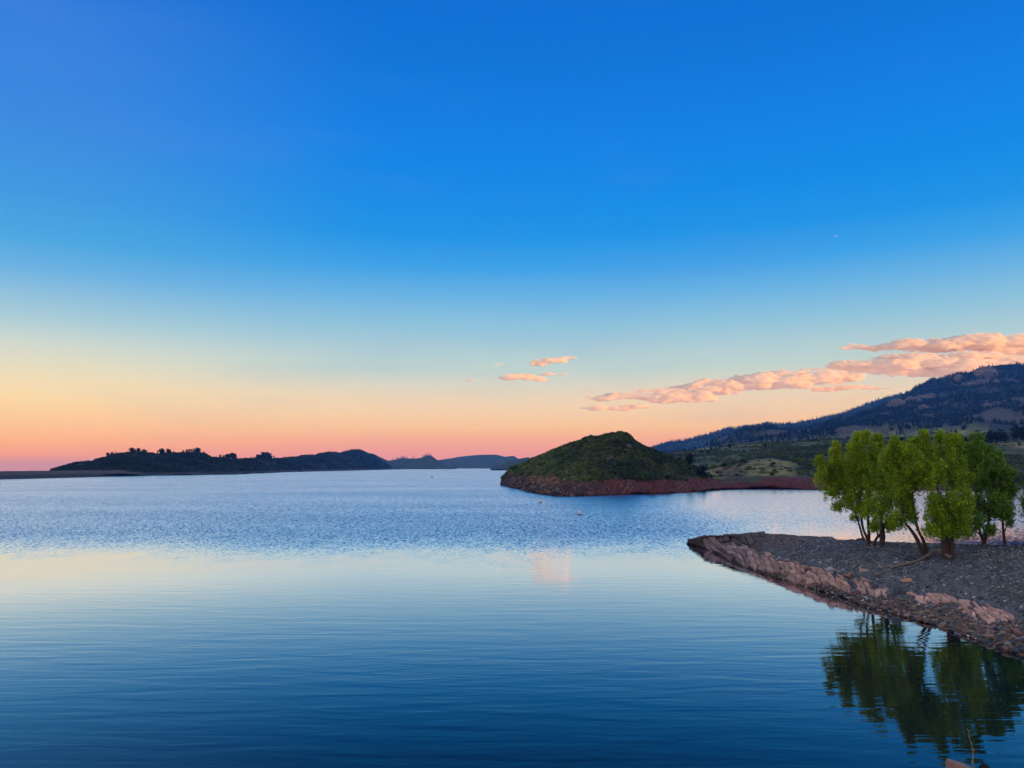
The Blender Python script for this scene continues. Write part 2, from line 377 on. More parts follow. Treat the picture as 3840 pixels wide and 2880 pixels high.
def pointcol(p, u, t):
    px = 1920 + F*p[0]/p[1]
    g = lerp((0.10,0.106,0.118), (0.16,0.165,0.172), 0.5+0.6*nf(p, 0.9))
    tip = 1 - sm(2880, 3080, px + 60*nf(p,0.4,5))
    red = (0.17,0.085,0.06)
    if u > 2: g = lerp(g, red, tip*sm(2, 3.2, u))
    dk = 1 - sm(2800, 2900, px)
    g = lerp(g, (0.10,0.07,0.06), dk)
    if u < 2: g = lerp(g, (0.10,0.066,0.052), 0.75*sm(0, .3, nf(p,0.7,9)+0.3))
    if px > 3700: g = lerp(g, (0.075,0.085,0.055), 0.6*sm(0.0,0.4,nf(p,0.3,3)))
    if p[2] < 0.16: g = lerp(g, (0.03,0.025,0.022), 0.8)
    return g
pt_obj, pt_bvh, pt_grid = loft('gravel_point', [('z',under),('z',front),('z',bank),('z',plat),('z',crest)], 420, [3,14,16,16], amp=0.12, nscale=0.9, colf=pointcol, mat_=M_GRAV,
                      back=[(3.0, ('f',0.7)), (6.0, ('f',0.1)), (9.0, -2.5)])

PT[0] = pt_bvh
# ---- headland
hw = s('c3', (676,657,0),(790,686,0),(910,706,0),(930,725,0),(1100,750,0),(1200,765,0),(1450,762,0),(1700,753,0),(2000,743,0),(2212,740,0)) + s('c4', (300,970,0),(480,960,0),(720,944,0))
hu = [(a, b+6, -2.0) for a, b, c in hw]
hb = s('c3', (690,600,338),(770,548,326),(850,580,296),(930,590,268),(1020,562,258),(1080,585,246),(1180,562,236),(1230,618,226),(1400,625,222),(1600,612,226),(1900,612,234),(2212,603,240)) + s('c4', (300,818,250),(480,820,262),(640,803,276),(730,800,282))
hm = s('c3', (700,598,340),(775,530,332),(900,520,302),(1020,485,284),(1230,470,262),(1500,440,252),(1700,400,255),(1840,380,258),(1950,400,260),(2212,480,268)) + s('c4', (200,690,280),(400,760,285),(600,790,292),(735,798,296))
hr = s('c3', (712,597,342),(775,508,336),(800,492,334),(850,481,330),(900,457,326),(1000,413,318),(1100,381,312),(1200,334,306),(1300,294,300),(1400,259,296),(1480,239,292),(1600,214,288),(1700,190,284),(1770,175,282),(1840,184,281),(1880,210,281),(1900,246,282),(1960,286,285),(2070,333,290),(2212,385,294)) + s('c4', (0,463,298),(100,512,300),(200,556,302),(300,586,304),(420,627,306),(560,697,306),(620,757,304),(740,797,302))
def headcol(p, u, t):
    px = 1920 + F*p[0]/p[1]
    g = lerp(DKGREEN, (0.055,0.06,0.028), 0.5+0.7*nf(p,0.12))
    n = nf(p, 0.25, 7)
    bankc = lerp((0.06,0.045,0.04), RED, sm(2130, 2300, px+40*n))
    if 1950 < px < 2090: bankc = lerp(bankc, (0.17,0.09,0.05), 0.7*sm(1.6,1.95,u)*sm(-.2,.3,n))
    f = 1 - sm(1.9, 2.1, u + 0.12*n)
    g = lerp(g, bankc, f)
    if u > 2.1 and px > 2540: g = lerp(g, GRASS, 0.8*sm(0.0,0.3,nf(p,0.1,3)))
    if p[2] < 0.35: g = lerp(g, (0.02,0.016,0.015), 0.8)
    return g
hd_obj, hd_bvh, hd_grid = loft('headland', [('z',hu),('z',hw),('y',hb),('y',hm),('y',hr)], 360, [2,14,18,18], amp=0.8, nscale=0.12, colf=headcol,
                      back=[(14, ('f',0.75)), (40, ('f',0.3)), (70, -2.5)])

# ---- shore hill with red bank, right of the headland
sw = s('c4', (430,968,0),(600,955,0),(850,931,0),(1100,923,0),(1350,920,0),(1600,925,0),(1900,935,0)) + [(3250,1839,0),(3560,1841,0),(3840,1842,0),(4500,1846,0)]
su = [(a, b+6, -2.0) for a, b, c in sw]
sb = s('c4', (430,850,285),(620,805,290),(720,800,293),(850,808,292),(1200,806,290),(1400,800,290),(1650,796,291),(1800,810,291),(1950,835,290)) + [(3200,1812,290),(3560,1825,290),(3840,1828,290),(4500,1826,290)]
sk = s('c4', (430,830,330),(600,790,335),(720,735,350),(850,700,355),(1000,662,360),(1200,628,362),(1350,615,364),(1500,650,364),(1650,690,364),(1900,700,362)) + [(3300,1745,365),(3600,1745,370),(3840,1740,375),(4500,1735,380)]
sg = s('c4', (430,800,420),(600,750,430),(800,705,440),(900,672,455),(1100,620,470),(1350,560,490),(1600,502,510),(1900,474,525),(2212,452,540)) + [(3330,1663,545),(3700,1666,545),(3840,1657,550),(4500,1640,560)]
def shorecol(p, u, t):
    px = 1920 + F*p[0]/p[1]; py = HY - F*(p[2]-CAMZ)/p[1]
    n = nf(p, 0.05, 2); n2 = nf(p, 0.16, 8)
    g = lerp((0.045,0.055,0.028), (0.09,0.09,0.038), 0.5+0.6*n)
    f = 1-sm(1.88, 2.02, u+0.08*n2)
    if 2.0 < u < 3.15 and px < 3010: g = lerp(g, (0.26,0.215,0.06), sm(-0.45,0.1,n2)*(1-sm(2940,3010,px+30*n2)))
    if 2700 < px < 2800 and 2.05 < u < 2.8: g = lerp(g, (0.09,0.045,0.035), sm(0,0.3,n2+0.1))
    if px > 3650: g = lerp(g, STRAW, sm(3.35,3.6,u)*sm(-0.25,0.1,nf(p,0.03,14)))
    if u > 3.85: g = lerp(g, (0.22,0.18,0.08), 0.6)
    rb = lerp(RED, (0.10,0.03,0.025), 0.5+0.8*nf((p[0]*1.0,p[1],p[2]*5), 0.18, 4))
    g = lerp(g, rb, f)
    if 2690 < px < 2850 and 1.35 < u < 2.05: g = lerp(g, (0.05,0.075,0.02), 0.8*sm(0,0.3,n2+0.25))
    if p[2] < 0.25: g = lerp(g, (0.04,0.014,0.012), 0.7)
    return g
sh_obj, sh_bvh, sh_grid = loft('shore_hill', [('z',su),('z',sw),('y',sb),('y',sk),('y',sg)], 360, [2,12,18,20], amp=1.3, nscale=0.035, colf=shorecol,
                      back=[(30, ('f',0.8)), (90, ('f',0.3)), (140, -2.5)], seed=3.3)

# ---- green hill behind it
gr_ = s('c4', (150,560,760),(260,556,760),(420,545,760),(600,530,760),(800,500,765),(1000,467,770),(1250,457,775),(1500,441,780),(1700,430,785),(1900,415,790),(2212,383,800)) + [(3350,1640,800),(3600,1640,800),(3840,1630,800),(4500,1610,800)]
gb_ = s('c4', (150,700,470)) + s('c4', (600,820,480),(1500,830,500)) + [(3840,1790,540),(4500,1790,540)]
gm_ = s('c4', (150,620,600),(600,640,600),(1000,600,610),(1500,560,620)) + [(3200,1690,640),(3840,1690,640),(4500,1690,640)]
def greencol(p, u, t):
    n = nf(p, 0.02, 5)
    g = lerp((0.06,0.08,0.03), (0.13,0.14,0.045), 0.5+0.8*n)
    if u > 1.86: g = lerp(g, (0.25,0.20,0.09), 0.8*sm(-0.3,0.2,nf(p,0.02,9)))
    return g
gh_obj, gh_bvh, _ = loft('green_hill', [('y',gb_),('y',gm_),('y',gr_)], 220, [14,18], amp=1.6, nscale=0.02, colf=greencol, back=[(60,('f',0.8)),(160,('f',0.3)),(260,-2.5)], seed=6.1)

# ---- mountain, near flank
mr = s('c4', (330,560,1900),(560,540,1900),(800,470,1950),(1100,425,2000),(1300,375,2050),(1500,335,2100),(1750,285,2200),(2000,225,2250),(2200,192,2300)) + \
     s('c5', (450,740,2350),(600,700,2380),(700,650,2400),(850,582,2450),(1000,522,2500),(1100,500,2500),(1200,433,2500),(1300,398,2500),(1400,358,2500),(1500,305,2480),(1600,280,2480),(1700,232,2460),(1800,212,2460),(1950,192,2450),(2100,183,2450),(2150,184,2440),(2212,198,2440)) + [(4100,1330,2300),(4700,1280,2100),(5600,1230,1900)]
mb = s('c4', (330,640,950),(1000,560,950),(2212,440,950)) + [(3840,1690,1000),(4700,1690,900),(5600,1680,800)]
mm = s('c4', (330,590,1350),(1000,520,1400),(1600,440,1450),(2212,360,1450)) + s('c5', (600,930,1450),(1200,930,1450),(1600,860,1450),(2212,840,1450)) + [(4700,1540,1300),(5600,1500,1200)]
mh = s('c4', (330,572,1650),(1000,460,1700),(1600,380,1750),(2212,270,1850)) + s('c5', (600,790,1900),(1200,690,1950),(1600,570,1980),(2212,520,1980)) + [(4700,1420,1750),(5600,1380,1600)]
MX = [-1600,-1498,-1119,-600,0,350,700,1000,1150,1300,1500,1650,1700,1800,1860,3000]; MY = [1200,1150,1085,1045,1010,960,890,840,900,890,870,845,850,880,1010,1010]
def meadow(p):
    cx = (1920+F*p[0]/p[1]-3100)*2.989; cy = (HY-F*(p[2]-CAMZ)/p[1]-1300)*2.989
    return cy - (float(np.interp(cx, MX, MY)) + 35*fbm(Vector((p[0]*0.012,p[1]*0.012,0)),3))
def mountcol(p, u, t):
    n = nf(p, 0.006, 5, 4); n2 = nf(p, 0.02, 8, 3)
    g = lerp((0.025,0.034,0.024), (0.05,0.05,0.035), 0.5+0.9*n2)
    g = lerp(g, (0.12,0.095,0.08), 0.7*sm(0.28,0.45,n))
    lo = sm(-8, 14, meadow(p))
    st = noise.noise(Vector((p[0]*0.004+p[2]*0.02, p[1]*0.004, p[2]*0.09)))
    g = lerp(g, lerp((0.10,0.11,0.045),(0.36,0.31,0.09),sm(0.0,0.35,st+0.4*n2)), lo)
    return g
mt_obj, mt_bvh, mt_grid = loft('mountain_slope', [('y',mb),('y',mm),('y',mh),('y',mr)], 300, [18,20,20], amp=30, nscale=0.0055, colf=mountcol, mat_=M_FAR,
                      back=[(250,('f',0.8)),(700,('f',0.3)),(1100,-3)], seed=1.7, octaves=6)
# ---- mountain, far ridge
fr = s('c4', (60,512,3600),(100,507,3600),(150,497,3600),(300,467,3600),(450,437,3600),(550,403,3600),(700,358,3600),(850,318,3600),(940,293,3600),(1000,303,3600),(1070,288,3600),(1150,295,3600),(1230,273,3600),(1330,248,3600),(1450,256,3600),(1600,238,3600),(1700,218,3600),(1900,184,3600),(2050,154,3600),(2212,104,3600)) + \
     s('c5', (400,668,3600),(560,603,3600),(650,573,3600),(800,543,3600),(950,518,3600),(1150,490,3600),(1500,480,3600))
fb = [(fr[0][0]-80,1742,2500),(2800,1740,2500),(3602,1740,2500)]
fm = [(fr[0][0]-30,1710,3100),(2800,1650,3000),(3602,1560,3000)]
def ridgecol(p, u, t): return lerp((0.03,0.04,0.028), (0.06,0.06,0.04), 0.5+0.9*nf(p,0.01,2))
fr_obj, fr_bvh, _ = loft('mountain_ridge', [('y',fb),('y',fm),('y',fr)], 200, [10,16], amp=16, nscale=0.004, colf=ridgecol, mat_=M_FAR, back=[(300,('f',0.8)),(900,-3)], seed=9.0)
# ---- ridge added out of the frame to the right, shaped to block the low sun
bx = []; n_u, n_v = 130, 24
for i in range(n_u):
    y = -5200 + 9200*i/(n_u-1)
    for j in range(n_v):
        v = j/(n_v-1)*2-1; x = 3000 + 900*v
        hgt = 530*sm(-5200,-4500,y)*(1-0.3*sm(3500,4000,y))*(1-abs(v))**0.9*(1+0.08*fbm(Vector((0, y*0.002, 0)),3)) + 40*(1-v*v)*fbm(Vector((x*0.003,y*0.003,2)),4)
        bx.append((x, y, hgt-3))
idx = np.arange(n_u*n_v).reshape(n_u,n_v); Q = np.stack([idx[:-1,:-1], idx[:-1,1:], idx[1:,1:], idx[1:,:-1]], -1).reshape(-1,4)
tag(link('sun_block_ridge', npmesh('sun_block_ridge', bx, [Q], np.tile([[0.045,0.05,0.035]],(len(bx),1)), [M_FAR], smooth=True)), kind='structure')

# ---- left hills
lr_pts = s('c1', (470,412),(505,407),(600,372),(700,342),(820,328),(850,331),(900,308),(1000,279),(1100,252),(1210,238),(1300,234),(1400,256),(1450,260),(1600,250),(1750,246),(1880,250),(1950,293),(2190,303)) + \
         s('c2', (220,305),(400,303),(500,298),(600,303),(700,294),(850,270),(940,272),(1000,249),(1080,238),(1180,252),(1230,234),(1300,218),(1350,217),(1390,238),(1440,257),(1480,252),(1530,277),(1610,315),(1700,352),(1790,386))
lw_pts = s('c1', (470,470),(1000,461),(1500,452),(2190,440)) + s('c2', (520,427),(800,413),(1200,405),(1500,396),(1790,388))
lw = [(a,b,0) for a,b in lw_pts]
def wy(px, extra): 
    xs_ = [p[0] for p in lw_pts]; b = np.interp(px, xs_, [p[1] for p in lw_pts]); return at_z(px, b, 0).y*extra
lr = [(a,b,wy(a,1.30)) for a,b in lr_pts]
lbk = [(a,b-7,wy(a,1.03)) for a,b in lw_pts]
lm = [(a, b*0.55+np.interp(a,[p[0] for p in lw_pts],[p[1] for p in lw_pts])*0.45, wy(a,1.15)) for a,b in lr_pts]
def leftcol(p, u, t):
    n = nf(p, 0.02, 5); n2 = nf(p, 0.05, 2)
    px = 1920 + F*p[0]/p[1]
    g = lerp((0.015,0.022,0.013), (0.035,0.04,0.022), 0.5+0.9*n2)
    g = lerp(g, (0.05,0.042,0.03), 0.6*sm(0.15,0.4,n))
    if 1150 < px < 1400 and 2.0 < u < 2.8: g = lerp(g, (0.13,0.12,0.055), sm(-0.1,0.2,n2))
    if u < 2.0: g = lerp(g, (0.07,0.05,0.045), 0.8)
    return g
lh_obj, lh_bvh, _ = loft('lakeside_hills', [('z',[(a,b+2,-2.5) for a,b,c in lw]),('z',lw),('y',lbk),('y',lm),('y',lr)], 420, [2,4,12,14], amp=2.2, nscale=0.02, colf=leftcol,
                 back=[(100,('f',0.7)),(250,-58)], seed=4.0)
def farhill(name, rid, wline, Y, seed, colr, amp=5, span=0.82):
    w_ = [(a,b,Y*span) for a,b in wline]
    return loft(name, [('y',[(a,b+4,Y*span*0.97) for a,b in wline]),('y',w_),('y',[(a,b,Y) for a,b in rid])], 120, [2,14], amp=amp, nscale=0.01, mat_=M_FAR, seed=seed,
         colf=lambda p,u,t: lerp(colr, tuple(c*1.8 for c in colr), 0.5+0.8*nf(p,0.02,seed)), back=[(150,('f',0.6)),(400,-3)])
l2_obj, l2_bvh, _ = farhill('distant_hill', s('c2', (1540,330),(1580,320),(1610,314),(1680,302),(1750,282),(1790,292),(1900,290),(1970,264),(2010,268),(2060,306)) + s('c3', (100,432),(180,480),(270,500)),
        s('c2', (1540,386),(1775,386),(2212,383)) + s('c3', (270,504)), 3000, 2.0, (0.04,0.045,0.03))
l3_obj, l3_bvh, _ = farhill('distant_mesa', s('c3', (20,480),(60,440),(100,432),(200,417),(250,414),(330,397),(450,384),(600,380),(650,382),(720,399),(800,390),(840,414),(900,440),(1100,470)),
        s('c3', (20,502),(1100,502)), 4100, 5.0, (0.04,0.05,0.035))
l4_obj, l4_bvh, _ = farhill('distant_spit', s('c3', (590,497),(680,473),(760,440),(850,420),(940,404),(965,424),(990,434),(1150,450)),
        s('c3', (590,505),(1150,508)), 2100, 8.0, (0.035,0.045,0.028), amp=2)

# ---- dam
mb_ = MB(); prof = [(-318.0,-3.0),(-319.5,0.0),(-331,2.4),(-333,2.5),(-344,4.9),(-352,4.95),(-354,3.9),(-420,-20),(-520,-58)]
ysd = np.linspace(150, 760, 120); Vd = []; Cd = []
for y in ysd:
    for k,(x,z) in enumerate(prof):
        n_ = 0.18*fbm(Vector((x*0.4,y*0.25,0)),4)
        Vd.append((x+n_*1.5, y, z+n_*(0.3 if k in (4,5) else 1)))
        Cd.append(lerp((0.075,0.058,0.048),(0.11,0.085,0.07),0.5+0.7*fbm(Vector((x*0.3,y*0.05,1)),3)) if z > 2.45 else lerp((0.03,0.026,0.028),(0.05,0.04,0.038),0.5+0.5*fbm(Vector((x,y*0.3,0)),2)))
idx = np.arange(len(Vd)).reshape(len(ysd),len(prof)); Q = np.stack([idx[:-1,:-1], idx[:-1,1:], idx[1:,1:], idx[1:,:-1]], -1).reshape(-1,4)
dam = link('dam', npmesh('dam', Vd, [Q], Cd, [M_DAM], smooth=False))
tag(dam, 'long low brown earth dam at the far left, dark riprap along the water', 'dam')

# ---- camera-side bank (only its lip reaches the frame)
Vb = []; gxn, gyn = 60, 40
for i in range(gxn):
    x = -60 + 120*i/(gxn-1)
    for j in range(gyn):
        q = j/(gyn-1); y = -38 + 38*q/0.6 if q < 0.6 else 3.0*(q-0.6)/0.1 if q < 0.7 else 3.0 + 7.5*(q-0.7)/0.3
        z = 6.5 if y <= 3 else 6.5 - (y-3)*1.15
        Vb.append((x, y, z + 0.12*fbm(Vector((x*0.5,y*0.5,0)),3)*(1 if y < 2.5 else 0.4)))
idx = np.arange(len(Vb)).reshape(gxn,gyn); Q = np.stack([idx[:-1,:-1], idx[1:,:-1], idx[1:,1:], idx[:-1,1:]], -1).reshape(-1,4)
tag(link('near_bank', npmesh('near_bank', Vb, [Q], np.tile([[0.12,0.08,0.06]],(len(Vb),1)), [M_GRAV], smooth=True)), kind='structure')

# ================================================================== scatter helpers
def area_samples(grid, n, rlo, rhi, rng=RNG, cond=None):
    """points spread evenly over the loft surface between row params rlo..rhi; returns pos, normal"""
    G, par = grid; rr = [i for i, u in enumerate(par) if rlo <= u <= rhi]
    A = G[rr[0]:rr[-1]+1]; a, b, c, d = A[:-1,:-1], A[:-1,1:], A[1:,1:], A[1:,:-1]
    nrm = np.cross(c-a, d-b); ar = np.linalg.norm(nrm, axis=-1); p = (ar/ar.sum()).ravel()
    k = rng.choice(len(p), n, p=p); s_, t_ = rng.random(n)[:,None], rng.random(n)[:,None]
    a, b, c, d = [q.reshape(-1,3)[k] for q in (a,b,c,d)]
    P_ = a*(1-s_)*(1-t_)+b*s_*(1-t_)+c*s_*t_+d*(1-s_)*t_
    N_ = nrm.reshape(-1,3)[k]; N_ = N_/np.linalg.norm(N_,axis=1)[:,None]; N_ *= np.sign(N_[:,2:3])
    return P_, N_
def pxx(P_): return 1920 + F*P_[:,0]/P_[:,1]
def nvec(P_, sc_, off=0.0): return np.array([fbm(Vector((p[0]*sc_+off,p[1]*sc_,p[2]*sc_)),3) for p in P_])
def leafball(nl, size, rng, flat=0.75):
    """dome of nl random little quads, unit radius"""
    d = rng.normal(size=(nl,3)); d /= np.linalg.norm(d,axis=1)[:,None]; d[:,2] = np.abs(d[:,2])*1.1-0.15
    r = rng.uniform(0.55,1.05,nl)**0.7; c = d*r[:,None]*[1,1,flat]
    q = np.array([[-1,-1,0],[1,-1,0],[1,1,0],[-1,1,0]])*size; M = rots(nl, rng=rng)
    V = np.einsum('nij,kj->nki', M, q)*rng.uniform(.6,1.3,nl)[:,None,None] + c[:,None,:]
    return V.reshape(-1,3), np.arange(nl*4).reshape(nl,4)
def shrubs(name, P_, size, cols, nl=34, lsize=0.28, kind='stuff', mat_=M_SHRUB):
    rng = np.random.default_rng(3); vs, fs, cs = [], [], []; off = 0
    kinds = rng.integers(0, 5, len(P_))
    for k in range(5):
        bV, bF = leafball(nl, lsize, rng); m_ = kinds == k
        if not m_.any(): continue
        sc3 = size[m_][:,None]*rng.uniform(0.8,1.25,(m_.sum(),3))
        V_, F_, C_ = scatter(bV, bF, P_[m_], sc3, rots(m_.sum(), 0.2, rng), cols[m_])
        C_ = C_*rng.uniform(0.75,1.3,(len(C_)//4,1)).repeat(4,0)
        vs.append(V_); fs.append(F_+off); cs.append(C_); off += len(V_)
    return tag(link(name, npmesh(name, np.concatenate(vs), [np.concatenate(fs)], np.concatenate(cs), [mat_])), kind=kind)

# headland brush
P_, N_ = area_samples(hd_grid, 17000, 2.0, 4.3); px_ = pxx(P_); n_ = nvec(P_, 0.15, 7); n3 = nvec(P_, 0.08, 1)
keep = ~((px_ > 2530) & (n3 > 0.05)) & (n_ > -0.62)
P_, px_, n_, n3 = P_[keep], px_[keep], n_[keep], n3[keep]
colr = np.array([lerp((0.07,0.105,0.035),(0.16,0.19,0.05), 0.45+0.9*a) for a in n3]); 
left = np.clip((2330-px_)/500, 0, 1)[:,None]; colr = colr*(0.72+0.75*left)*(np.where(RNG.random(len(P_))<0.25,0.4,1.0)*RNG.uniform(0.7,1.5,len(P_)))[:,None]  # brush brightened towards the left: light from that side put into the colour
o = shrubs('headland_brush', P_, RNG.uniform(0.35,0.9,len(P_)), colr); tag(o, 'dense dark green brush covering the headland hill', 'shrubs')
# shore hill sagebrush
P_, N_ = area_samples(sh_grid, 15000, 2.05, 4.2); px_ = pxx(P_); n_ = nvec(P_, 0.03, 2); nn = nvec(P_, 0.12, 3)
par_knoll = (px_ < 2990) & (P_[:,1] < 385)
straw = (px_ > 3650) & (P_[:,1] > 440)
keep = np.where(par_knoll | straw, RNG.random(len(P_)) < 0.05, (nn > -0.25))
P_, n_ = P_[keep], n_[keep]
colr = np.array([lerp((0.05,0.08,0.035),(0.12,0.15,0.05), 0.5+0.9*a) for a in n_])
tag(shrubs('sagebrush', P_, RNG.uniform(0.6,1.4,len(P_)), colr), 'grey green sagebrush over the slopes behind the red bank', 'shrubs')
Gg = _ = None
# green hill brush
P_ = []
rg = np.random.default_rng(9)
while len(P_) < 6000:
    x, y = rg.uniform(120,560), rg.uniform(480,800); h = drop(gh_bvh, x, y)
    if h[0] and nf(h[0], 0.03, 4) > -0.2: P_.append(h[0][:])
P_ = np.array(P_); colr = np.array([lerp((0.05,0.075,0.03),(0.10,0.12,0.04), 0.5+0.9*nf(p,0.02,7)) for p in P_])
tag(shrubs('hillside_scrub', P_, rg.uniform(0.7,1.7,len(P_)), colr, nl=16, lsize=0.4), 'low dull green scrub on the hill in front of the mountain', 'shrubs')
# left hills scrub
P_ = []
while len(P_) < 14000:
    px, y = rg.uniform(200,1520), 0
    Y = 600+2000*rg.random()**2.2; x = (px-1920)/F*Y; h = drop(lh_bvh, x, Y)
    if h[0] and h[0].z > 3 and nf(h[0], 0.02, 5) < 0.5: P_.append(h[0][:])
P_ = np.array(P_); colr = np.array([lerp((0.018,0.028,0.015),(0.045,0.055,0.025), 0.5+0.9*nf(p,0.02,7)) for p in P_])
tag(shrubs('lakeside_scrub', P_, P_[:,1]/900*rg.uniform(0.8,2.0,len(P_)), colr, nl=16, lsize=0.4), 'dark scrub covering the low hills on the left shore', 'shrubs')

# ------------------------------------------------------------------ conifers
def conifer_geo(rng, shape, nl=220, big=1.0):
    """unit-height tree, base at origin. shape: 'cone','round','ragged'"""
    mb = MB()
    V_, F_ = tube([(0,0,-0.03),(0.01,0,0.3),(0,0.01,0.6),(0,0,0.93)], [0.035,0.028,0.016,0.004], 6); mb.add(V_, F_, (0.05,0.035,0.028), 0)
    iv, if_ = ico(1); cz, rz, rw = {'cone': (.52,.42,.13), 'round': (.58,.33,.27), 'ragged': (.60,.32,.19)}[shape]
    iv = iv*(1+rng.uniform(-.2,.2,(len(iv),1))); iv = iv*[rw,rw,rz] + [0,0,cz]
    if shape == 'cone': iv[:,:2] *= (1.35-1.3*(iv[:,2:3]-.1)).clip(.1)
    mb.add(iv, [tuple(f) for f in if_], (0.012,0.019,0.011), 1)
    q = np.array([[-1,-.6,0],[1,-.6,0],[1,.6,0],[-1,.6,0]])
    tiers = [(rng.uniform(0.15,1.0), rng.uniform(0,6.28), rng.uniform(.6,1.15)) for _ in range(16)]
    for i in range(nl):
        h, a0, k = tiers[i % 16]; h = min(1.0, max(0.1, h + rng.normal(0,0.035)))
        if shape == 'cone': w = 0.30*(1-h)**0.8+0.02
        elif shape == 'round': w = 0.42*math.sqrt(max(0.0, 1-((h-0.58)/0.45)**2))+0.02
        else: w = 0.30*math.sqrt(max(0.0, 1-((h-0.62)/0.42)**2))+0.02
        a = a0+rng.normal(0,0.7); r = w*k*rng.uniform(0.35,1.05)
        c = np.array([r*math.cos(a), r*math.sin(a), h*0.97])
        M = rots(1, 1.2, rng)[0]; sz = rng.uniform(0.035,0.07)*big
        vv = (M @ (q*sz).T).T + c; sh_ = rng.uniform(0.7,1.3)
        mb.add(vv, [(0,1,2,3)], (0.022*sh_,0.034*sh_,0.018*sh_), 1)
    return mb
def split_tree(mb, name):
    """trunk mesh and crown mesh"""
    out = []
    for m_, nm, mt in ((0,'trunk',M_BARK),(1,'crown',M_PINE)):
        fs = [f for f, k in zip(mb.F, mb.M) if k == m_]; used = sorted({i for f in fs for i in f}); mp = {a:b for b,a in enumerate(used)}
        fs = [tuple(mp[i] for i in f) for f in fs]
        out.append(npmesh(name+'_'+nm, [mb.V[i] for i in used], [[f for f in fs if len(f)==3],[f for f in fs if len(f)==4]], [mb.C[i] for i in used], [mt]))
    return out
rt = np.random.default_rng(21)
PROTO = {}
for shp, nls in (('cone',200),('round',420),('ragged',300)):
    PROTO[shp] = [split_tree(conifer_geo(rt, shp, nls), 'pine_'+shp) for _ in range(4)]
FARP = {shp: [conifer_geo(rt, shp, n_, 1.9).mesh('far_pine_'+shp, [M_BARK, M_PINE]) for _ in range(5)] for shp, n_ in (('cone',70),('round',110),('ragged',90))}
ORD = ['first','second','third','fourth','fifth','sixth','seventh','eighth','ninth','tenth','eleventh','twelfth','thirteenth','fourteenth','fifteenth','sixteenth','seventeenth','eighteenth','nineteenth','twentieth']
def ordn(i):
    tens = {20:'twenty',30:'thirty',40:'forty',50:'fifty',60:'sixty',70:'seventy'}
    if i < 20: return ORD[i]
    t_ = (i+1)//10*10; r_ = (i+1) % 10
    return (tens[t_][:-1]+'ieth' if tens[t_].endswith('y') else tens[t_]+'th') if r_ == 0 else tens[t_]+'-'+ORD[r_-1]
def big_tree(name, loc, h, shape, label, cat, group=None, wid=1.0, protos=None):
    e = empty(name, loc); tag(e, label, cat, group); tr, cr = random.choice((protos or PROTO)[shape])
    for nm, me_ in (('trunk',tr),('crown',cr)):
        o_ = link(nm, me_, e)
    e.scale = (h*wid, h*wid, h); e.rotation_euler = (0,0,random.uniform(0,6.28)); return e
def far_tree(loc, h, shape, label, group, wid=1.0):
    o_ = link('pine_tree', random.choice(FARP[shape])); o_.location = loc; o_.scale = (h*wid,h*wid,h); o_.rotation_euler = (0,0,random.uniform(0,6.28))
    return tag(o_, label, 'tree', group)
def ridge_ground(bvh, px, py_guess, Ymin, Ymax):
    """the highest-looking surface point in that pixel column (the ridge crest)"""
    best = None
    for k in range(60):
        Y = Ymin + (Ymax-Ymin)*k/59; x = (px-1920)/F*Y; h = drop(bvh, x, Y)
        if h[0]:
            a = (h[0].z-CAMZ)/Y
            if best is None or a > best[0]: best = (a, h[0])
    return best[1] if best else None
# trees along the left ridge: (crop x, crop y of top, shape, width)
LT = s('c1', (1005,250,'r'),(1018,252,'r'),(1045,243,'o'),(1075,238,'g'),(1090,240,'g'),(1225,206,'o'),(1240,210,'o'),(1262,212,'g'),(1285,207,'o'),(1300,210,'r'),(1316,216,'g'),(1335,216,'o'),(1350,218,'r'),(1368,228,'r'),(1392,238,'o'),(1406,240,'o'),(1421,240,'o'),(1465,233,'g'),(1500,216,'o'),(1517,220,'o'),(1563,215,'o'),(1576,220,'o'),(1612,232,'o'),(1625,235,'r'),(1695,222,'g'),(1705,228,'r'),(1735,220,'o'),(1760,218,'r'),(1778,215,'g'),(1797,210,'g'),(1812,218,'r'),(1828,206,'o'),(1842,210,'o'),(1885,230,'g'),(1893,236,'r'),(1940,280,'r'),(1980,282,'o'),(2000,283,'r'),(2040,264,'r'),(2068,268,'g'),(2100,262,'o'),(2120,268,'r'),(2143,254,'o'),(2160,258,'r'),(2175,262,'o')) + \
     s('c2', (20,285,'r'),(255,292,'r'),(295,288,'o'),(360,282,'r'),(388,282,'o'),(420,265,'o'),(440,268,'r'),(470,250,'o'),(490,255,'g'),(513,248,'o'),(528,262,'r'),(545,275,'r'),(568,275,'g'),(652,286,'r'),(670,282,'o'),(733,276,'g'),(748,278,'g'),(858,256,'g'),(903,255,'r'),(1078,228,'o'),(1110,233,'r'),(1135,236,'o'),(1203,230,'r'),(1218,225,'o'),(1240,218,'r'),(1268,212,'o'),(1295,208,'r'),(1320,208,'o'),(1340,209,'r'),(1358,212,'o'))
SH = {'r':'ragged','o':'round','g':'cone'}; ADJ = {'r':'ragged dark pine','o':'broad dark pine','g':'slim dark pine'}
LT.sort()
lbl_hill = lambda px: 'on the high left ridge' if px < 830 else ('on the low middle crest' if px < 1150 else 'on the last crest before the far blue hills')
cnt = {}
for px, py, k in LT:
    g = ridge_ground(lh_bvh, px, py, wy(px,1.02), wy(px,1.5))
    if g is None: continue
    top = at_y(px, py, g.y).z; h = max(top-g.z, g.y*2.2/F)
    w_ = lbl_hill(px); i = cnt.get(w_,0); cnt[w_] = i+1
    far_tree((g.x,g.y,g.z-0.12*h), h*1.5, SH[k], '%s, %s from the left %s' % (ADJ[k], ordn(i), w_), 'trees along the left hill crests', 1.1 if k=='o' else 0.9)
i = 0
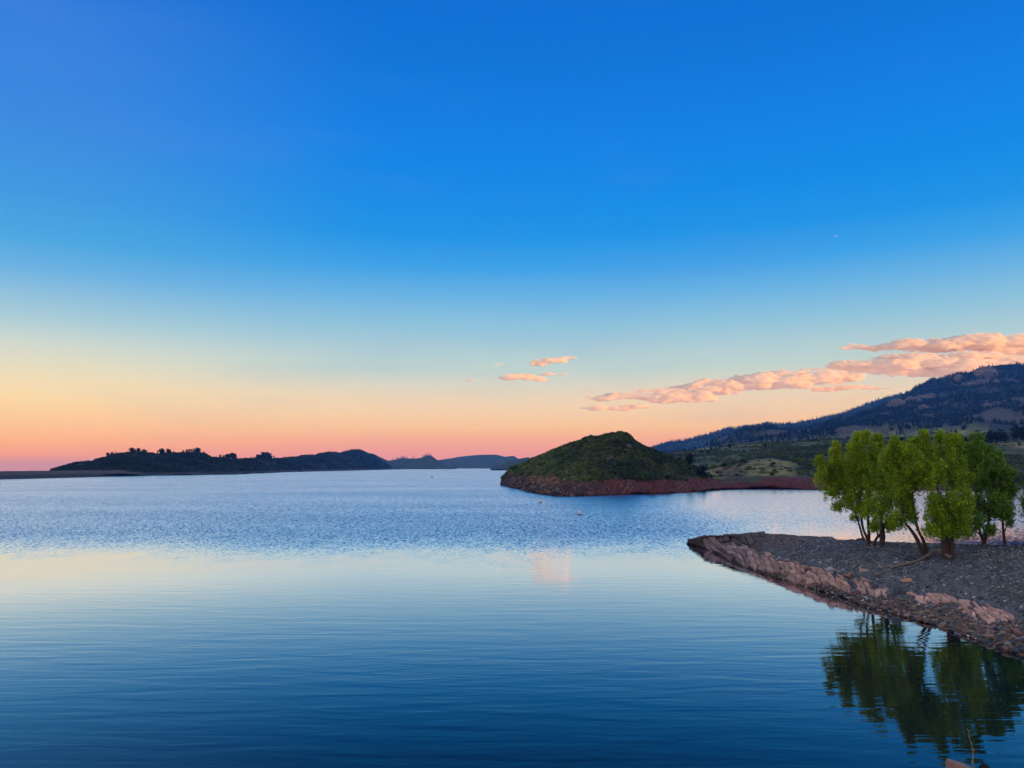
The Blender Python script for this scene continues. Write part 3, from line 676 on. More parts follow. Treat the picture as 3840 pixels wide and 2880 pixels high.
for px, py, k in s('c2', (1655,300,'r'),(1690,290,'r'),(1708,283,'o'),(1735,276,'r'),(1755,272,'o'),(1785,280,'r'),(1850,282,'r'),(1943,264,'r'),(1962,258,'o'),(1983,254,'r'),(2005,258,'r')):
    g = ridge_ground(l2_bvh, px, py, 2450, 3100)
    if g is None: continue
    h = max(at_y(px,py,g.y).z-g.z, 7.0)
    far_tree((g.x,g.y,g.z-1), h*1.15, SH[k], 'tiny dark pine, %s from the left on the blue hill beyond the left shore' % ordn(i), 'trees on the distant hill'); i += 1
# solitary pines on the green hills
def place_tree(bvh, px, py_base, top_px, **kw):
    g, _n = hit(bvh, px, py_base)
    if g is None: g = ridge_ground(bvh, px, py_base, 150, 850)
    if g is None:
        for bv2 in (hd_bvh, sh_bvh, gh_bvh):
            g = g or hit(bv2, px, py_base)[0]
    if g is None: print('NO GROUND', kw['label']); g = at_y(px, py_base, 300)
    h = (py_base-top_px)/F*g.y*1.03; return big_tree(loc=(g.x,g.y,g.z-0.02*h), h=h, **kw)
for (cx, cb, ct), shp, lab, wid in [((505,662,532),'round','large black pine standing alone in the saddle beside the headland',1.05),((578,558,538),'round','smallest dark pine right of the large black pine',1.2),((638,548,518),'round','small bushy pine below the mountain foot, left of the row',1.3),
        ((705,566,518),'round','dark pine low on the slope below the others',0.9),((737,520,485),'round','dark pine on the crest, second of the crest row',1.3),((800,530,503),'cone','little pointed pine between two crest pines',1.2),((827,493,460),'round','broad pine on the crest left of the tight pair',1.5),
        ((930,500,452),'round','left pine of the tight pair on the crest',1.1),((968,480,447),'round','right pine of the tight pair on the crest',0.9),((1300,502,448),'round','solitary dark pine on the crest right of the pair',0.8),((1790,433,415),'round','tiny dark pine on the straw coloured crest',1.2),
        ((870,700,650),'round','round black pine in the hollow behind the red bank',1.3)]:
    px, pb = s('c4', (cx,cb))[0]; pt_ = s('c4', (cx,ct))[0][1]
    bv = hd_bvh if cx == 505 else (sh_bvh if cx in (870,) else gh_bvh)
    place_tree(bv, px, pb, pt_, name='pine_tree', shape=shp, label=lab, cat='tree', group='pines on the green hills', wid=wid)
px, pb = s('c4', (660,806))[0]; place_tree(hd_bvh, px, pb, s('c4',(660,668))[0][1], name='juniper_tree', shape='cone', label='wide dark juniper at the top of the red bank, right end of the headland', cat='tree', wid=1.25)
px, pb = s('c4', (612,806))[0]; place_tree(hd_bvh, px, pb, s('c4',(612,700))[0][1], name='juniper_tree', shape='ragged', label='narrow dark juniper just left of the wide one on the red bank', cat='tree', wid=1.0)
# black pines behind the cottonwoods, on the right (crop c5: x, base, top)
for i, (cx, cb, ct, w_) in enumerate([(755,1100,1045,1.4),(825,1098,1000,0.95),(905,1100,1040,1.2),(985,1095,1015,1.0),(1060,1095,1030,1.1),(1140,1095,1020,1.1),(1230,1095,1010,1.1),(1330,1095,1020,1.1),(1410,1095,995,1.1),(1490,1095,985,1.1),(1560,1095,1000,1.0),(1620,1092,975,1.0),
        (1700,1095,940,0.9),(1760,1095,960,0.9),(1830,1095,935,0.9),(1890,1098,955,0.9),(1940,1095,930,0.9),(1990,1095,960,0.8),(2120,1070,868,0.8),(2185,1070,900,0.8),(2240,1075,880,0.8)]):
    px, pb = s('c5', (cx,cb))[0]; pt_ = s('c5', (cx,ct))[0][1]
    Y = 520 if cx < 1650 else 540; g = ridge_ground(sh_bvh, px, pb, 500, 560); h = (at_y(px, pt_, g.y).z-g.z)*1.05
    lab = 'black pine behind the cottonwood tops, %s from the left in the dark row' % ordn(i) if cx < 2050 else 'tall black pine at the right edge, %s of the three' % ['left','middle','right'][i-18]
    big_tree('pine_tree', (g.x,g.y,g.z-0.3), h, 'round', lab, 'tree', 'dark pines behind the cottonwoods', w_*0.9)
px, pb = s('c5', (2158,1112))[0]; place_tree(sh_bvh, px, pb, s('c5',(2158,1058))[0][1], name='pine_tree', shape='cone', label='small dark pine standing alone on the straw coloured patch', cat='tree', wid=1.2)
# pines on the mountain's lower meadow (c5)
i = 0
for cx, cb, ct in [(716,940,912),(730,942,908),(748,938,915),(800,930,905),(912,920,870),(925,925,868),(938,922,880),(968,888,822),(1012,880,800),(1045,990,945),(1062,985,935),(1080,988,930),(1108,985,935),(1135,985,950),(1165,985,940),(1195,985,950),(1235,985,925),(1275,980,925),(1290,975,930),(880,1000,975),(1350,985,935),(1395,980,930),(1450,975,925),(1520,930,880),(1540,935,875),(1560,920,870),(860,880,845),(1265,860,810),(1250,855,800),(640,970,945)]:
    px, pb = s('c5', (cx,cb))[0]; pt_ = s('c5', (cx,ct))[0][1]; g, _n = hit(mt_bvh, px, pb)
    if g is None: continue
    h = (pb-pt_)/F*g.y*1.05
    far_tree((g.x,g.y,g.z-0.5), h, random.choice(['cone','ragged','ragged']), 'slim dark pine, number %s from the left in the mountain meadow' % ordn(i), 'pines in the mountain meadow', 1.1); i += 1

# forest on the mountain (nobody could count it)
def forest(name, P_, hgt, label, nl=9):
    rng = np.random.default_rng(5)
    vs, fs, cs, off = [], [], [], 0; kk = rng.integers(0,6,len(P_))
    for k in range(6):
        bv, bf = [], []
        q = np.array([[-1,-.5,0],[1,-.5,0],[0,1.0,0]])
        for j in range(nl):
            h = (j+0.6)/nl; w_ = 0.26*(1-h)**0.8+0.05; a = rng.uniform(0,6.28); M = rots(1,0.9,rng)[0]
            vv = (M @ (q*w_*1.1).T).T + [w_*0.5*math.cos(a), w_*0.5*math.sin(a), h]; bf.append([len(bv),len(bv)+1,len(bv)+2]); bv += list(vv)
        # a thin core so that each stays upright-looking
        n0 = len(bv); bv += [(-.09,0,0),(.09,0,0),(0,0,1.08),(0,-.09,0),(0,.09,0)]; bf += [[n0,n0+1,n0+2],[n0+3,n0+4,n0+2]]
        m_ = kk == k; n = m_.sum(); hh = hgt[m_]; sc3 = np.stack([hh*rng.uniform(.8,1.3,n)]*2+[hh],1)
        base_c = np.array([0.022,0.034,0.024])*rng.uniform(0.7,1.4,(n,1))
        V_, F_, C_ = scatter(np.array(bv), np.array(bf), P_[m_], sc3, rots(n,0.04,rng), base_c)
        vs.append(V_); fs.append(F_+off); cs.append(C_); off += len(V_)
    tag(link(name, npmesh(name, np.concatenate(vs), [np.concatenate(fs)], np.concatenate(cs), [M_PINE])), label, 'forest', kind='stuff')
P_, N_ = area_samples(mt_grid, 30000, 0.6, 3.15); n_ = nvec(P_, 0.006, 5); n2_ = nvec(P_, 0.015, 2); px_ = pxx(P_)
G_, par_ = mt_grid
py_ = HY - F*(P_[:,2]-CAMZ)/P_[:,1]
md = np.array([meadow(p) for p in P_])
keep = (px_ < 4400) & (n_ < 0.36) & np.where(md > 0, (n2_ > 0.12) & (RNG.random(len(P_)) < 0.45), True)
P_ = P_[keep]
forest('mountain_forest', P_, RNG.uniform(6,12,len(P_)), 'dark pine forest covering the mountain flank')
P_ = []
while len(P_) < 7000:
    Y = rg.uniform(2700,3620); px = rg.uniform(2400,3560); h = drop(fr_bvh, (px-1920)/F*Y, Y)
    if h[0]: P_.append(h[0][:])
P_ = np.array(P_); forest('ridge_forest', P_, rg.uniform(8,14,len(P_)), 'pine forest on the farther blue ridge', nl=6)

# ------------------------------------------------------------------ rocks
def rock_geo(rng, sub=2, rough=0.35, squash=(1,1,0.7), facet=7, freq=1.3):
    V, Fc = ico(sub); V = V.copy()
    # cut by random planes -> angular facets
    for _ in range(facet):
        n = rng.normal(size=3); n /= np.linalg.norm(n); d = rng.uniform(0.45,0.85); k = V@n; m_ = k > d; V[m_] -= np.outer(k[m_]-d, n)
    o_ = rng.uniform(0,100)
    for i in range(len(V)): V[i] *= 1 + rough*0.4*fbm(Vector((V[i][0]*freq+o_, V[i][1]*freq, V[i][2]*freq)),4)
    return V*np.array(squash), Fc
# cliffs on the mountain (c5): cx, cy, rx, ry
CL = [(1790,325,160,95,'great pale granite dome just below the mountain top'),(1500,370,75,55,'rounded cliff left below the great granite dome'),(1590,445,110,40,'jagged rock band under the rounded cliff near the mountain top'),(1900,400,45,35,'small pale crag right below the great dome'),
      (800,655,120,60,'left end of the long pale cliff on the mountain shoulder'),(980,610,130,55,'middle of the long pale cliff on the mountain shoulder'),(1160,560,130,40,'right end of the long pale cliff, thinning into the forest'),(1100,692,88,42,'smooth pinkish slab below the long cliff'),
      (1790,528,30,28,'isolated blocky crag in the forest under the dome'),(1790,690,50,55,'pinkish crag above the mountain meadow'),(2003,615,28,25,'small pink block high in the right forest'),(1900,650,70,35,'low rocky band left of the small pink block'),(200,955,95,40,'pale cliff low on the mountain above the green hill'),
      (655,765,60,28,'low crag under the left end of the long cliff'),(728,802,34,22,'small pointed crag below the low crag'),(2190,690,40,35,'pink crag at the right edge of the frame'),(1150,780,90,25,'broken rocky band above the left meadow')]
rr_ = np.random.default_rng(31)
for cx, cy, rx, ry, lab in CL:
    px, py = s('c5', (cx,cy))[0]; g, n_ = hit(mt_bvh, px, py)
    if g is None: continue
    k = g.y/F/CROPS['c5'][2]; mb = MB(); nb = max(3, int(rx*ry/700)); VV, FF, off = [], [], 0; cc = []
    for j in range(nb+3):
        a, b = (rr_.uniform(-.22,.22), rr_.uniform(-.12,.12)) if j else (0,0)
        hh = hit(mt_bvh, px + a*rx/CROPS['c5'][2], py + b*ry/CROPS['c5'][2])[0] or g
        if abs(hh.y-g.y) > 60: hh = g
        V, Fc = rock_geo(rr_, 4, 1.1, (1.1,0.9,1), 14, 3.6); q = (0.7 if j == 0 else rr_.uniform(0.45,0.65))
        V = V*[rx*k*q*1.05, rx*k*q, ry*k*q*1.5] + np.array(hh[:]) 
        VV.append(V); FF.append(Fc+off); off += len(V)
        cc.append(np.tile([lerp((0.17,0.145,0.14),(0.30,0.245,0.23),rr_.random())],(len(V),1)))
    tag(link('cliff', npmesh('cliff', np.concatenate(VV), [np.concatenate(FF)], np.concatenate(cc), [M_FROCK])), lab, 'cliff', 'cliffs on the mountain')
for cx, cy, r_, lab in [(1690,425,42,'pale bare rock slab in the brush high on the headland'),(1860,310,26,'cracked bare crag just below the headland summit')]:
    px, py = s('c3', (cx,cy))[0]; g, n_ = hit(hd_bvh, px, py); VV, FF, off = [], [], 0
    for j in range(9):
        hh = hit(hd_bvh, px+rr_.uniform(-.6,.6)*r_/2.458, py+rr_.uniform(-1,1)*r_*0.4/2.458)[0] or g
        V, Fc = rock_geo(rr_, 2, 0.4, (1,0.7,0.8), 8); V = V*rr_.uniform(0.35,0.8) + np.array(hh[:]) + [0,-0.4,0.35]; VV.append(V); FF.append(Fc+off); off += len(V)
    V = np.concatenate(VV); tag(link('rock_outcrop', npmesh('rock_outcrop', V, [np.concatenate(FF)], np.tile([[0.15,0.12,0.11]],(len(V),1)), [M_ROCK])), lab, 'rock')
# rubble on the headland bank
def rubble(name, P_, size, cols, label, cat='rocks', nvar=8, sub=1, squash=(1,0.7,0.55), mat_=M_ROCK, tilt=1.2):
    rng = np.random.default_rng(17); vs, fs, cs, off = [], [], [], 0; kk = rng.integers(0,nvar,len(P_))
    for k in range(nvar):
        bV, bF = rock_geo(rng, sub, 0.3, squash, 6); m_ = kk == k; n = m_.sum()
        if not n: continue
        V_, F_, C_ = scatter(bV, bF, P_[m_], size[m_][:,None]*rng.uniform(.7,1.3,(n,3)), rots(n,tilt,rng), cols[m_]); vs.append(V_); fs.append(F_+off); cs.append(C_); off += len(V_)
    return tag(link(name, npmesh(name, np.concatenate(vs), [np.concatenate(fs)], np.concatenate(cs), [mat_])), label, cat, kind='stuff')
P_, N_ = area_samples(hd_grid, 7500, 1.0, 2.02); px_ = pxx(P_); f_ = np.clip((px_-2080)/250,0,1)
keep = RNG.random(len(P_)) < 1-0.72*f_; P_, f_ = P_[keep], f_[keep]; r = RNG.random(len(P_))
colr = np.array([lerp(lerp((0.04,0.028,0.027),(0.24,0.16,0.13),r[i]**2), lerp((0.09,0.03,0.025),(0.20,0.085,0.06),r[i]), f_[i]) for i in range(len(P_))])
px_ = pxx(P_); org = ((px_ > 1985) & (px_ < 2095) & (P_[:,2] > 2.6)); colr[org] = colr[org]*0.6 + np.array([0.2,0.10,0.045])*RNG.uniform(0.1,1,(org.sum(),1))
rubble('rock_rubble', P_, (0.25+1.0*RNG.random(len(P_))**2)*(1-0.5*f_)*np.clip((px_-1850)/90,0.25,1), colr, 'angular dark rubble along the headland shoreline turning red to the right')
P_, N_ = area_samples(sh_grid, 2500, 1.0, 1.95); r = RNG.random(len(P_))
colr = np.array([lerp((0.09,0.028,0.024),(0.19,0.075,0.055),a) for a in r]); rubble('red_scree', P_, RNG.uniform(0.15,0.45,len(P_)), colr, 'small red stones on the red bank of the far shore')

def ribs(name, grid, u0, u1, p0, p1, n, shift, label, seed):
    rng = np.random.default_rng(seed); G, par = grid; rr = [i for i,u in enumerate(par) if u0 <= u <= u1]; mb = MB(); N = G.shape[1]
    for _ in range(n):
        c = rng.integers(0, N-1); px = 1920+F*G[rr[0],c,0]/G[rr[0],c,1]
        if not p0 < px < p1: continue
        a, b = sorted(rng.uniform(0,1,2)); b = min(1, a+max(0.35,b-a)); k = range(int(a*(len(rr)-1)), int(b*(len(rr)-1))+1); sh = shift*rng.uniform(.6,1.3)
        pts = [G[rr[i], int(min(N-1, max(0, c+sh*(j/len(rr)))))] + [0,0,0.04] for j, i in enumerate(k)]
        if len(pts) < 3: continue
        r_ = rng.uniform(0.08,0.28); V,Fc = tube(pts, [r_*rng.uniform(.3,1.2) for _ in pts], 5, 0.5, rng); f_ = rng.random()
        mb.add(V, Fc, lerp((0.06,0.022,0.02),(0.22,0.10,0.075),f_))
    tag(link(name, mb.mesh(name, [M_ROCK])), label, 'rocks', kind='stuff')
ribs('rock_ribs', hd_grid, 1.0, 1.95, 2130, 2680, 170, 16, 'slanting ribs of red rock on the headland bank', 3)
ribs('rock_ribs', sh_grid, 1.0, 1.95, 2600, 3300, 60, 10, 'low slanting ridges in the red bank of the far shore', 4)
# pebbles on the near point
P_, N_ = area_samples(pt_grid, 30000, 1.0, 4.4); px_ = pxx(P_)
keep = (px_ > 2790+150*RNG.random(len(P_))) & (P_[:,2] > -0.05) & (px_ < 4100); P_ = P_[keep]; px_ = px_[keep]; r = RNG.random(len(P_)); r2 = RNG.random(len(P_))
bankz = P_[:,2] < 0.5
colr = np.array([lerp((0.05,0.055,0.063),(0.27,0.275,0.285),a*a) for a in r])
colr[r2 < 0.035] = (0.58,0.54,0.45); colr[(r2 > 0.035) & (r2 < 0.07)] = (0.34,0.25,0.17)
br = bankz & (r2 > 0.45); colr[br] = np.array([lerp((0.09,0.055,0.04),(0.24,0.15,0.10),a) for a in r[br]])
rubble('gravel', P_, np.where(bankz, RNG.uniform(0.06,0.17,len(P_)), 0.03+0.11*RNG.random(len(P_))**2), colr, 'loose blue grey gravel covering the near point', 'gravel', sub=1, squash=(1,0.8,0.5), mat_=M_PEB, tilt=0.5)

# cobbles at the waterline: single stones
cobs = []
for k in range(10):
    V, Fc = rock_geo(rr_, 2, 0.25, (1,0.8,0.5), 7); cobs.append((V,Fc))
CB = [('brown',(0.17,0.105,0.07)),('orange brown',(0.27,0.15,0.095)),('pinkish',(0.30,0.19,0.15)),('dark grey',(0.07,0.072,0.08)),('tan',(0.27,0.21,0.14))]
CBM = {c: [npmesh('cobble', V, [Fc], np.tile([v],(len(V),1)), [M_PEB]) for V,Fc in cobs] for c,v in CB}
rc = np.random.default_rng(77); ncb = 0
while ncb < 230:
    t_ = rc.random()**0.8; cx = 1180 + 1030*t_; wyy = np.interp(cx, [p for p in (1160,1300,1500,1640,1800,1900,2010,2100,2212)], [548,582,640,680,735,768,812,848,872])
    up = np.interp(cx, (1160,1400,1600,1800,2000,2212), (25,70,95,100,110,150)); cy = wyy - 4 - up*rc.random()
    px, py = s('c7', (cx,cy))[0]; g, n_ = hit(pt_bvh, px, py)
    if g is None or g.z < -0.02: continue
    nm, v = CB[rc.choice(5, p=[.30,.10,.16,.30,.14])]
    o_ = link('shore_stone', CBM[nm][rc.integers(10)]); r_ = rc.uniform(0.10,0.27)*(0.75+0.35*t_); o_.location = (g.x,g.y,g.z+0.25*r_); o_.scale = (r_,r_,r_*rc.uniform(.8,1.3))
    o_.rotation_euler = (rc.uniform(-.5,.5), rc.uniform(-.5,.5), rc.uniform(0,6.28))
    tag(o_, '%s angular stone among the loose stones along the waterline of the near point' % nm, 'stone', '%s stones along the waterline' % nm); ncb += 1
def single_rock(cname, cx, cy, size, colr, lab, squash=(1,0.7,0.5), name='rock', n=1):
    px, py = s(cname, (cx,cy))[0]; g, n_ = hit(pt_bvh, px, py); VV, FF, off = [], [], 0
    V, Fc = rock_geo(rr_, 3, 0.3, squash, 8); V = V*size
    o_ = link(name, npmesh(name, V, [Fc], np.tile([colr],(len(V),1)), [M_ROCK])); o_.location = (g.x, g.y, g.z+0.25*size*squash[2]); o_.rotation_euler = (0,0,rr_.uniform(-.5,.5))
    tag(o_, lab, 'rock')
single_rock('c6', 715,1450,0.42,(0.48,0.30,0.20),'cream and orange rock beside the forked driftwood branch')
single_rock('c6', 1120,1540,0.48,(0.50,0.27,0.15),'pale orange flat rock alone on the gravel below the trees',(1,0.5,0.35))
single_rock('c6', 1165,1345,0.45,(0.075,0.08,0.095),'dark blue grey boulder left of the arching branch',(1,0.8,0.6))
single_rock('c6', 410,1440,0.36,(0.38,0.39,0.40),'pale grey boulder at the top of the pink slabs',(1,0.9,0.7))
single_rock('c6', 1215,1222,0.35,(0.30,0.25,0.17),'tan flat rock behind the leaning trunks',(1.2,0.7,0.3))
single_rock('c6', 600,1152,0.32,(0.09,0.075,0.07),'dark rock on the crest left of the slim trunks',(1.6,0.7,0.35))
single_rock('c6', 705,1155,0.36,(0.10,0.09,0.085),'dark rock at the foot of the slim trunks',(1.3,0.7,0.45))
single_rock('c7', 1385,470,0.42,(0.11,0.12,0.13),'tallest upright blue grey block between the pink outcrops',(0.6,0.6,1.2))
single_rock('c7', 1345,485,0.36,(0.13,0.14,0.15),'slanting grey block touching the pink slabs',(0.8,0.6,0.9))
single_rock('c7', 1430,470,0.33,(0.09,0.10,0.115),'squat dark block right of the upright blue grey block',(1,0.8,0.8))
single_rock('c7', 690,263,0.30,(0.42,0.26,0.19),'small pink rock above the slabs near the tip')
single_rock('c7', 1085,362,0.34,(0.36,0.20,0.12),'small rusty rock on the gravel edge')

# pink slab outcrops: corners (c7) far-left, far-right, near-right, near-left
def outcrop(corners, nu, nv, colr, lab, hgt=0.16, skew=0.25, seed=0, tilt=0.12, rough_=1.0):
    rng = np.random.default_rng(100+seed); W = []
    for c in corners:
        px, py = s('c7', c)[0]; g, _n = hit(pt_bvh, px, py); W.append(np.array((g or at_z(px,py,0.05))[:]))
    def gp(u, v):
        p = (W[0]*(1-u)+W[1]*u)*(1-v) + (W[3]*(1-u)+W[2]*u)*v
        h = drop(pt_bvh, p[0], p[1], 50)[0]; return np.array(h[:]) if h else p
    grid = {}
    nu = max(3, round(nu*0.62)) if nv > 2 else nu
    for i in range(nu+1):
        for j in range(nv+1):
            u = i/nu; v = j/nv
            u2 = u + skew*(v-0.5)*(1/nu)*4 + (0.22 if j % 2 else -0.22)/nu + rng.uniform(-.30,.30)/nu; v2 = v + rng.uniform(-.30,.30)/nv
            if i in (0,nu): u2 += rng.uniform(-.5,.5)/nu
            if j in (0,nv): v2 += rng.uniform(-.45,.45)/nv
            grid[i,j] = gp(u2, v2)
    mb = MB(); used = set()
    for i in range(nu):
        for j in range(nv):
            if (i,j) in used: continue
            if (i in (0,nu-1) or j in (0,nv-1)) and rng.random() < 0.22: continue
            di = 2 if (i+1 < nu and rng.random() < 0.2 and (i+1,j) not in used) else 1
            used |= {(i,j),(i+di-1,j)}
            c4 = [grid[i,j], grid[i+di,j], grid[i+di,j+1], grid[i,j+1]]; cen = sum(c4)/4
            c4 = [cen + (p-cen)*rng.uniform(0.84,0.95) for p in c4]
            h0 = hgt*rng.uniform(0.4,1.3)*rough_; tl = rng.uniform(-tilt,tilt,2)
            top = []; N0 = np.cross(c4[2]-c4[0], c4[3]-c4[1]); N0 /= np.linalg.norm(N0)+1e-9; N0 = N0*(1 if N0[2] > 0 else -1)
            for q, p in enumerate(c4):
                e = h0*0.8 + 0.35*tilt*(1 if q in (0,1) else -0.7) + 0.35*tl[0]*(1 if q in (0,3) else -1) + rng.uniform(-.015,.015)
                top.append(p + N0*max(0.03,e))
            # subdivide top into a fan with bevel ring
            b_ = [p - N0*0.3 for p in c4]; tc_ = sum(top)/4
            ins = [tc_ + (p-tc_)*0.82 + N0*0.015 for p in top]; sd_ = [t - N0*0.03 for t in top]
            sd_ = [tc_ + (q_-tc_)*1.0 for q_ in sd_]
            V = b_ + sd_ + ins + [sum(ins)/4 + np.array([0,0,rng.uniform(-.01,.03)])]
            Fc = []
            for q in range(4):
                q2 = (q+1) % 4; Fc += [(q,q2,4+q2,4+q),(4+q,4+q2,8+q2,8+q),(8+q,8+q2,12)]
            f_ = rng.uniform(0.65,1.2)*(0.40+0.60*sm(0.03,0.20,cen[2]+rng.uniform(-.06,.06))); mb.add(V, Fc, tuple(c*f_ for c in colr))
    tag(link('rock_outcrop', mb.mesh('rock_outcrop', [M_ROCK])), lab, 'rock', 'cracked rock outcrops on the point')
outcrop([(60,140),(300,108),(330,175),(140,172)], 9, 3, (0.13,0.10,0.095), 'dark low ledge forming the very tip of the point', 0.18, seed=1)
outcrop([(240,112),(560,84),(560,130),(250,165)], 11, 3, (0.13,0.105,0.10), 'dark jagged rock crest behind the tip of the point', 0.2, seed=2)
outcrop([(140,135),(260,150),(330,265),(230,205)], 5, 4, (0.26,0.175,0.155), 'brownish slabs running down to the water at the tip', 0.18, seed=3)
outcrop([(260,160),(450,155),(470,320),(330,262)], 8, 6, (0.32,0.21,0.18), 'brownish pink slabs left of the middle slabs near the tip', 0.2, seed=4)
outcrop([(440,195),(640,225),(620,350),(460,318)], 8, 6, (0.40,0.25,0.20), 'pink stepped slabs in the middle of the point', 0.22, seed=5)
outcrop([(650,285),(830,280),(810,425),(640,372)], 8, 6, (0.52,0.31,0.245), 'pale pink cracked slabs beside the grey boulder', 0.22, seed=6)
outcrop([(820,300),(1000,330),(985,435),(810,425)], 7, 5, (0.53,0.32,0.25), 'pale pink slabs ending in a straight edge, under the boulder', 0.22, seed=7)
outcrop([(1010,365),(1090,375),(1100,480),(990,430)], 4, 5, (0.48,0.28,0.21), 'narrow pink outcrop between the two gravel gaps', 0.16, seed=8)
outcrop([(1125,385),(1222,388),(1222,498),(1130,470)], 4, 6, (0.54,0.32,0.24), 'squarish pink outcrop of flat stacked slabs', 0.14, seed=9)
outcrop([(1215,455),(1345,445),(1345,480),(1225,500)], 5, 2, (0.55,0.33,0.25), 'low pink ledge left of the upright blue grey block', 0.14, seed=10)
outcrop([(1480,478),(1750,486),(1770,530),(1560,555)], 11, 4, (0.62,0.35,0.26), 'flat salmon pink pavement right of the blue grey blocks', 0.08, seed=11, tilt=0.05)
outcrop([(1750,505),(1860,515),(1900,625),(1800,600)], 5, 6, (0.60,0.35,0.26), 'salmon pink slabs stepping down between the two pavements', 0.10, seed=12, tilt=0.07)
outcrop([(1870,545),(2010,550),(2150,660),(1960,668)], 8, 6, (0.62,0.36,0.27), 'large salmon pink slab field nearest the right edge', 0.12, seed=13, tilt=0.08)
outcrop([(2100,600),(2145,598),(2165,660),(2120,665)], 2, 3, (0.36,0.24,0.19), 'small pink block cluster at the right end of the slabs', 0.16, seed=14)

# ------------------------------------------------------------------ cottonwoods
LEAFN = 0
def cottonwood(base_c6, stems, lobes, label, green, depth=None, seed=0, dens=1.0, leaf=0.10):
    global LEAFN
    rng = np.random.default_rng(500+seed); k6 = CROPS['c6'][2]
    px, py = s('c6', base_c6)[0]; g, _n = hit(pt_bvh, min(px,4090), py)
    if g is None: g = at_z(px, py, 1.9)
    if depth: g = at_y(px, py, depth)
    Y0 = g.y; e = empty('cottonwood_tree', g); tag(e, label, 'tree', 'cottonwood trees on the point')
    def W(cx, cy, dy=0.0): 
        p = s('c6', (cx,cy))[0]; return at_y(p[0], p[1], Y0+dy)
    mbt = MB(); nodes = []
    for st in stems:
        pts = [W(a,b,dy) - g for a,b,r,dy in st]; pts = smoothpath(pts, 4); rr = np.interp(np.linspace(0,1,len(pts)), np.linspace(0,1,len(st)), [q[2] for q in st])
        rr[0] *= 1.35; rr[1] *= 1.12
        V, Fc = tube(pts, rr, 10, 0.16, rng); mbt.add(V, Fc); nodes += [(p, r) for p, r in zip(pts[3:], rr[3:])]
    anchors = []
    LV, LC, CN = [], [], []
    for (cx,cy,rx,ry) in lobes:
        rx, ry = rx*1.2, ry*1.06; dy = rng.uniform(-1.5,0.8); c = W(cx,cy,dy) - g; kx = Y0/F/k6; R3 = Vector((rx*kx, (rx+ry)*0.5*kx*0.9, ry*kx))
        below = [q for q in nodes if q[0].z < c.z+0.2] or nodes
        p0, r0 = min(below, key=lambda q: (q[0]-c).length + 0.5*max(0, q[0].z-c.z+0.8))
        midp = (p0+c)*0.5 + Vector((rng.uniform(-.15,.15),rng.uniform(-.15,.15),0.15))
        path = smoothpath([p0, midp, c, c + Vector((rng.uniform(-.1,.1),0,R3.z*0.6))], 3); rb = min(r0*0.7, 0.06)
        V, Fc = tube(path, np.linspace(rb, 0.012, len(path)), 5, 0.1, rng); mbt.add(V, Fc)
        if cy < 760:
            for _ in range(4):
                x_, y_ = rng.uniform(-.7,.7), rng.uniform(-.6,.6); hh = rng.uniform(0.02,0.25)
                for q in range(5): anchors.append((np.array(c)+[x_*R3.x+0.05*q*x_, y_*R3.y, R3.z*0.85*math.sqrt(max(0,1-x_*x_))+hh*q/5], path))
        nc = int(dens*(20 + 90*R3.x*R3.z)); 
        for _ in range(nc):
            d = rng.normal(size=3); d /= np.linalg.norm(d); q = rng.random()**0.45
            a = np.array(c) + d*q*np.array(R3) 
            if len(anchors) > 20 and noise.noise(Vector(a*1.3+seed*9)) < -0.27: continue
            anchors.append((a, path))
        for _ in range(7):
            a, _p = anchors[-1-rng.integers(min(len(anchors),12))]; st_ = path[rng.integers(3,len(path))]
            m_ = (st_+Vector(a))*0.5 + Vector((rng.uniform(-.1,.1),rng.uniform(-.1,.1),-0.05))
            V, Fc = tube([st_, m_, Vector(a)], [0.018,0.011,0.005], 4); mbt.add(V, Fc)
    nA = len(anchors); A = np.array([a for a,_ in anchors])
    # each anchor = an upswept leafy shoot
    nl = 32; cen = np.repeat(A, nl, 0); n = len(cen)
    up = rng.uniform(-0.28,0.24,n)[:,None]*np.array([[0,0,1.0]]); lean = np.repeat(rng.normal(0,0.22,(nA,3)), nl, 0)*up[:,2:3]*1.5
    cen = cen + up + lean + rng.normal(0,0.085,(n,3))
    q = np.array([[-0.5,0,0],[0,-0.55,0],[0.62,0,0],[0,0.55,0]])*leaf; M = rots(n, rng=rng)
    V = (np.einsum('nij,kj->nki', M, q)*rng.uniform(0.7,1.25,n)[:,None,None] + cen[:,None,:]).reshape(-1,3)
    hz = np.clip((cen[:,2]-1.5)/5.0, 0, 1)
    tone = np.repeat(rng.uniform(0.8,1.2,nA), nl)*rng.uniform(0.7,1.3,n)
    G1, G2 = np.array(green[0]), np.array(green[1]); mixf = np.repeat(rng.random(nA),nl)[:,None]
    C = (G1*(1-mixf)+G2*mixf)*tone[:,None]
    link('trunk', mbt.mesh('cottonwood_trunk', [M_BARK], smooth=True), e)
    link('crown', npmesh('cottonwood_crown', V, [np.arange(n*4).reshape(n,4)], np.repeat(C,4,0), [M_LEAF]), e)
    LEAFN += n; return e
YG = ((0.29,0.43,0.015),(0.50,0.58,0.015)); MG = ((0.24,0.40,0.015),(0.44,0.55,0.015)); DG = ((0.13,0.29,0.025),(0.26,0.40,0.025))
cottonwood((715,1142), [[(718,1145,.09,0),(700,1100,.08,0),(672,1000,.07,0),(620,860,.06,0),(540,700,.05,0),(450,560,.03,0),(400,450,.015,0)]],
   [(420,520,115,110),(360,600,75,100),(480,640,120,110),(590,790,95,90),(460,400,45,70),(325,480,35,80),(640,930,50,40),(405,735,50,22),(470,310,22,40),(560,560,90,110),(470,840,40,18)], 'leftmost cottonwood, slim trunk leaning out left over the water', YG, depth=60.0, seed=1)
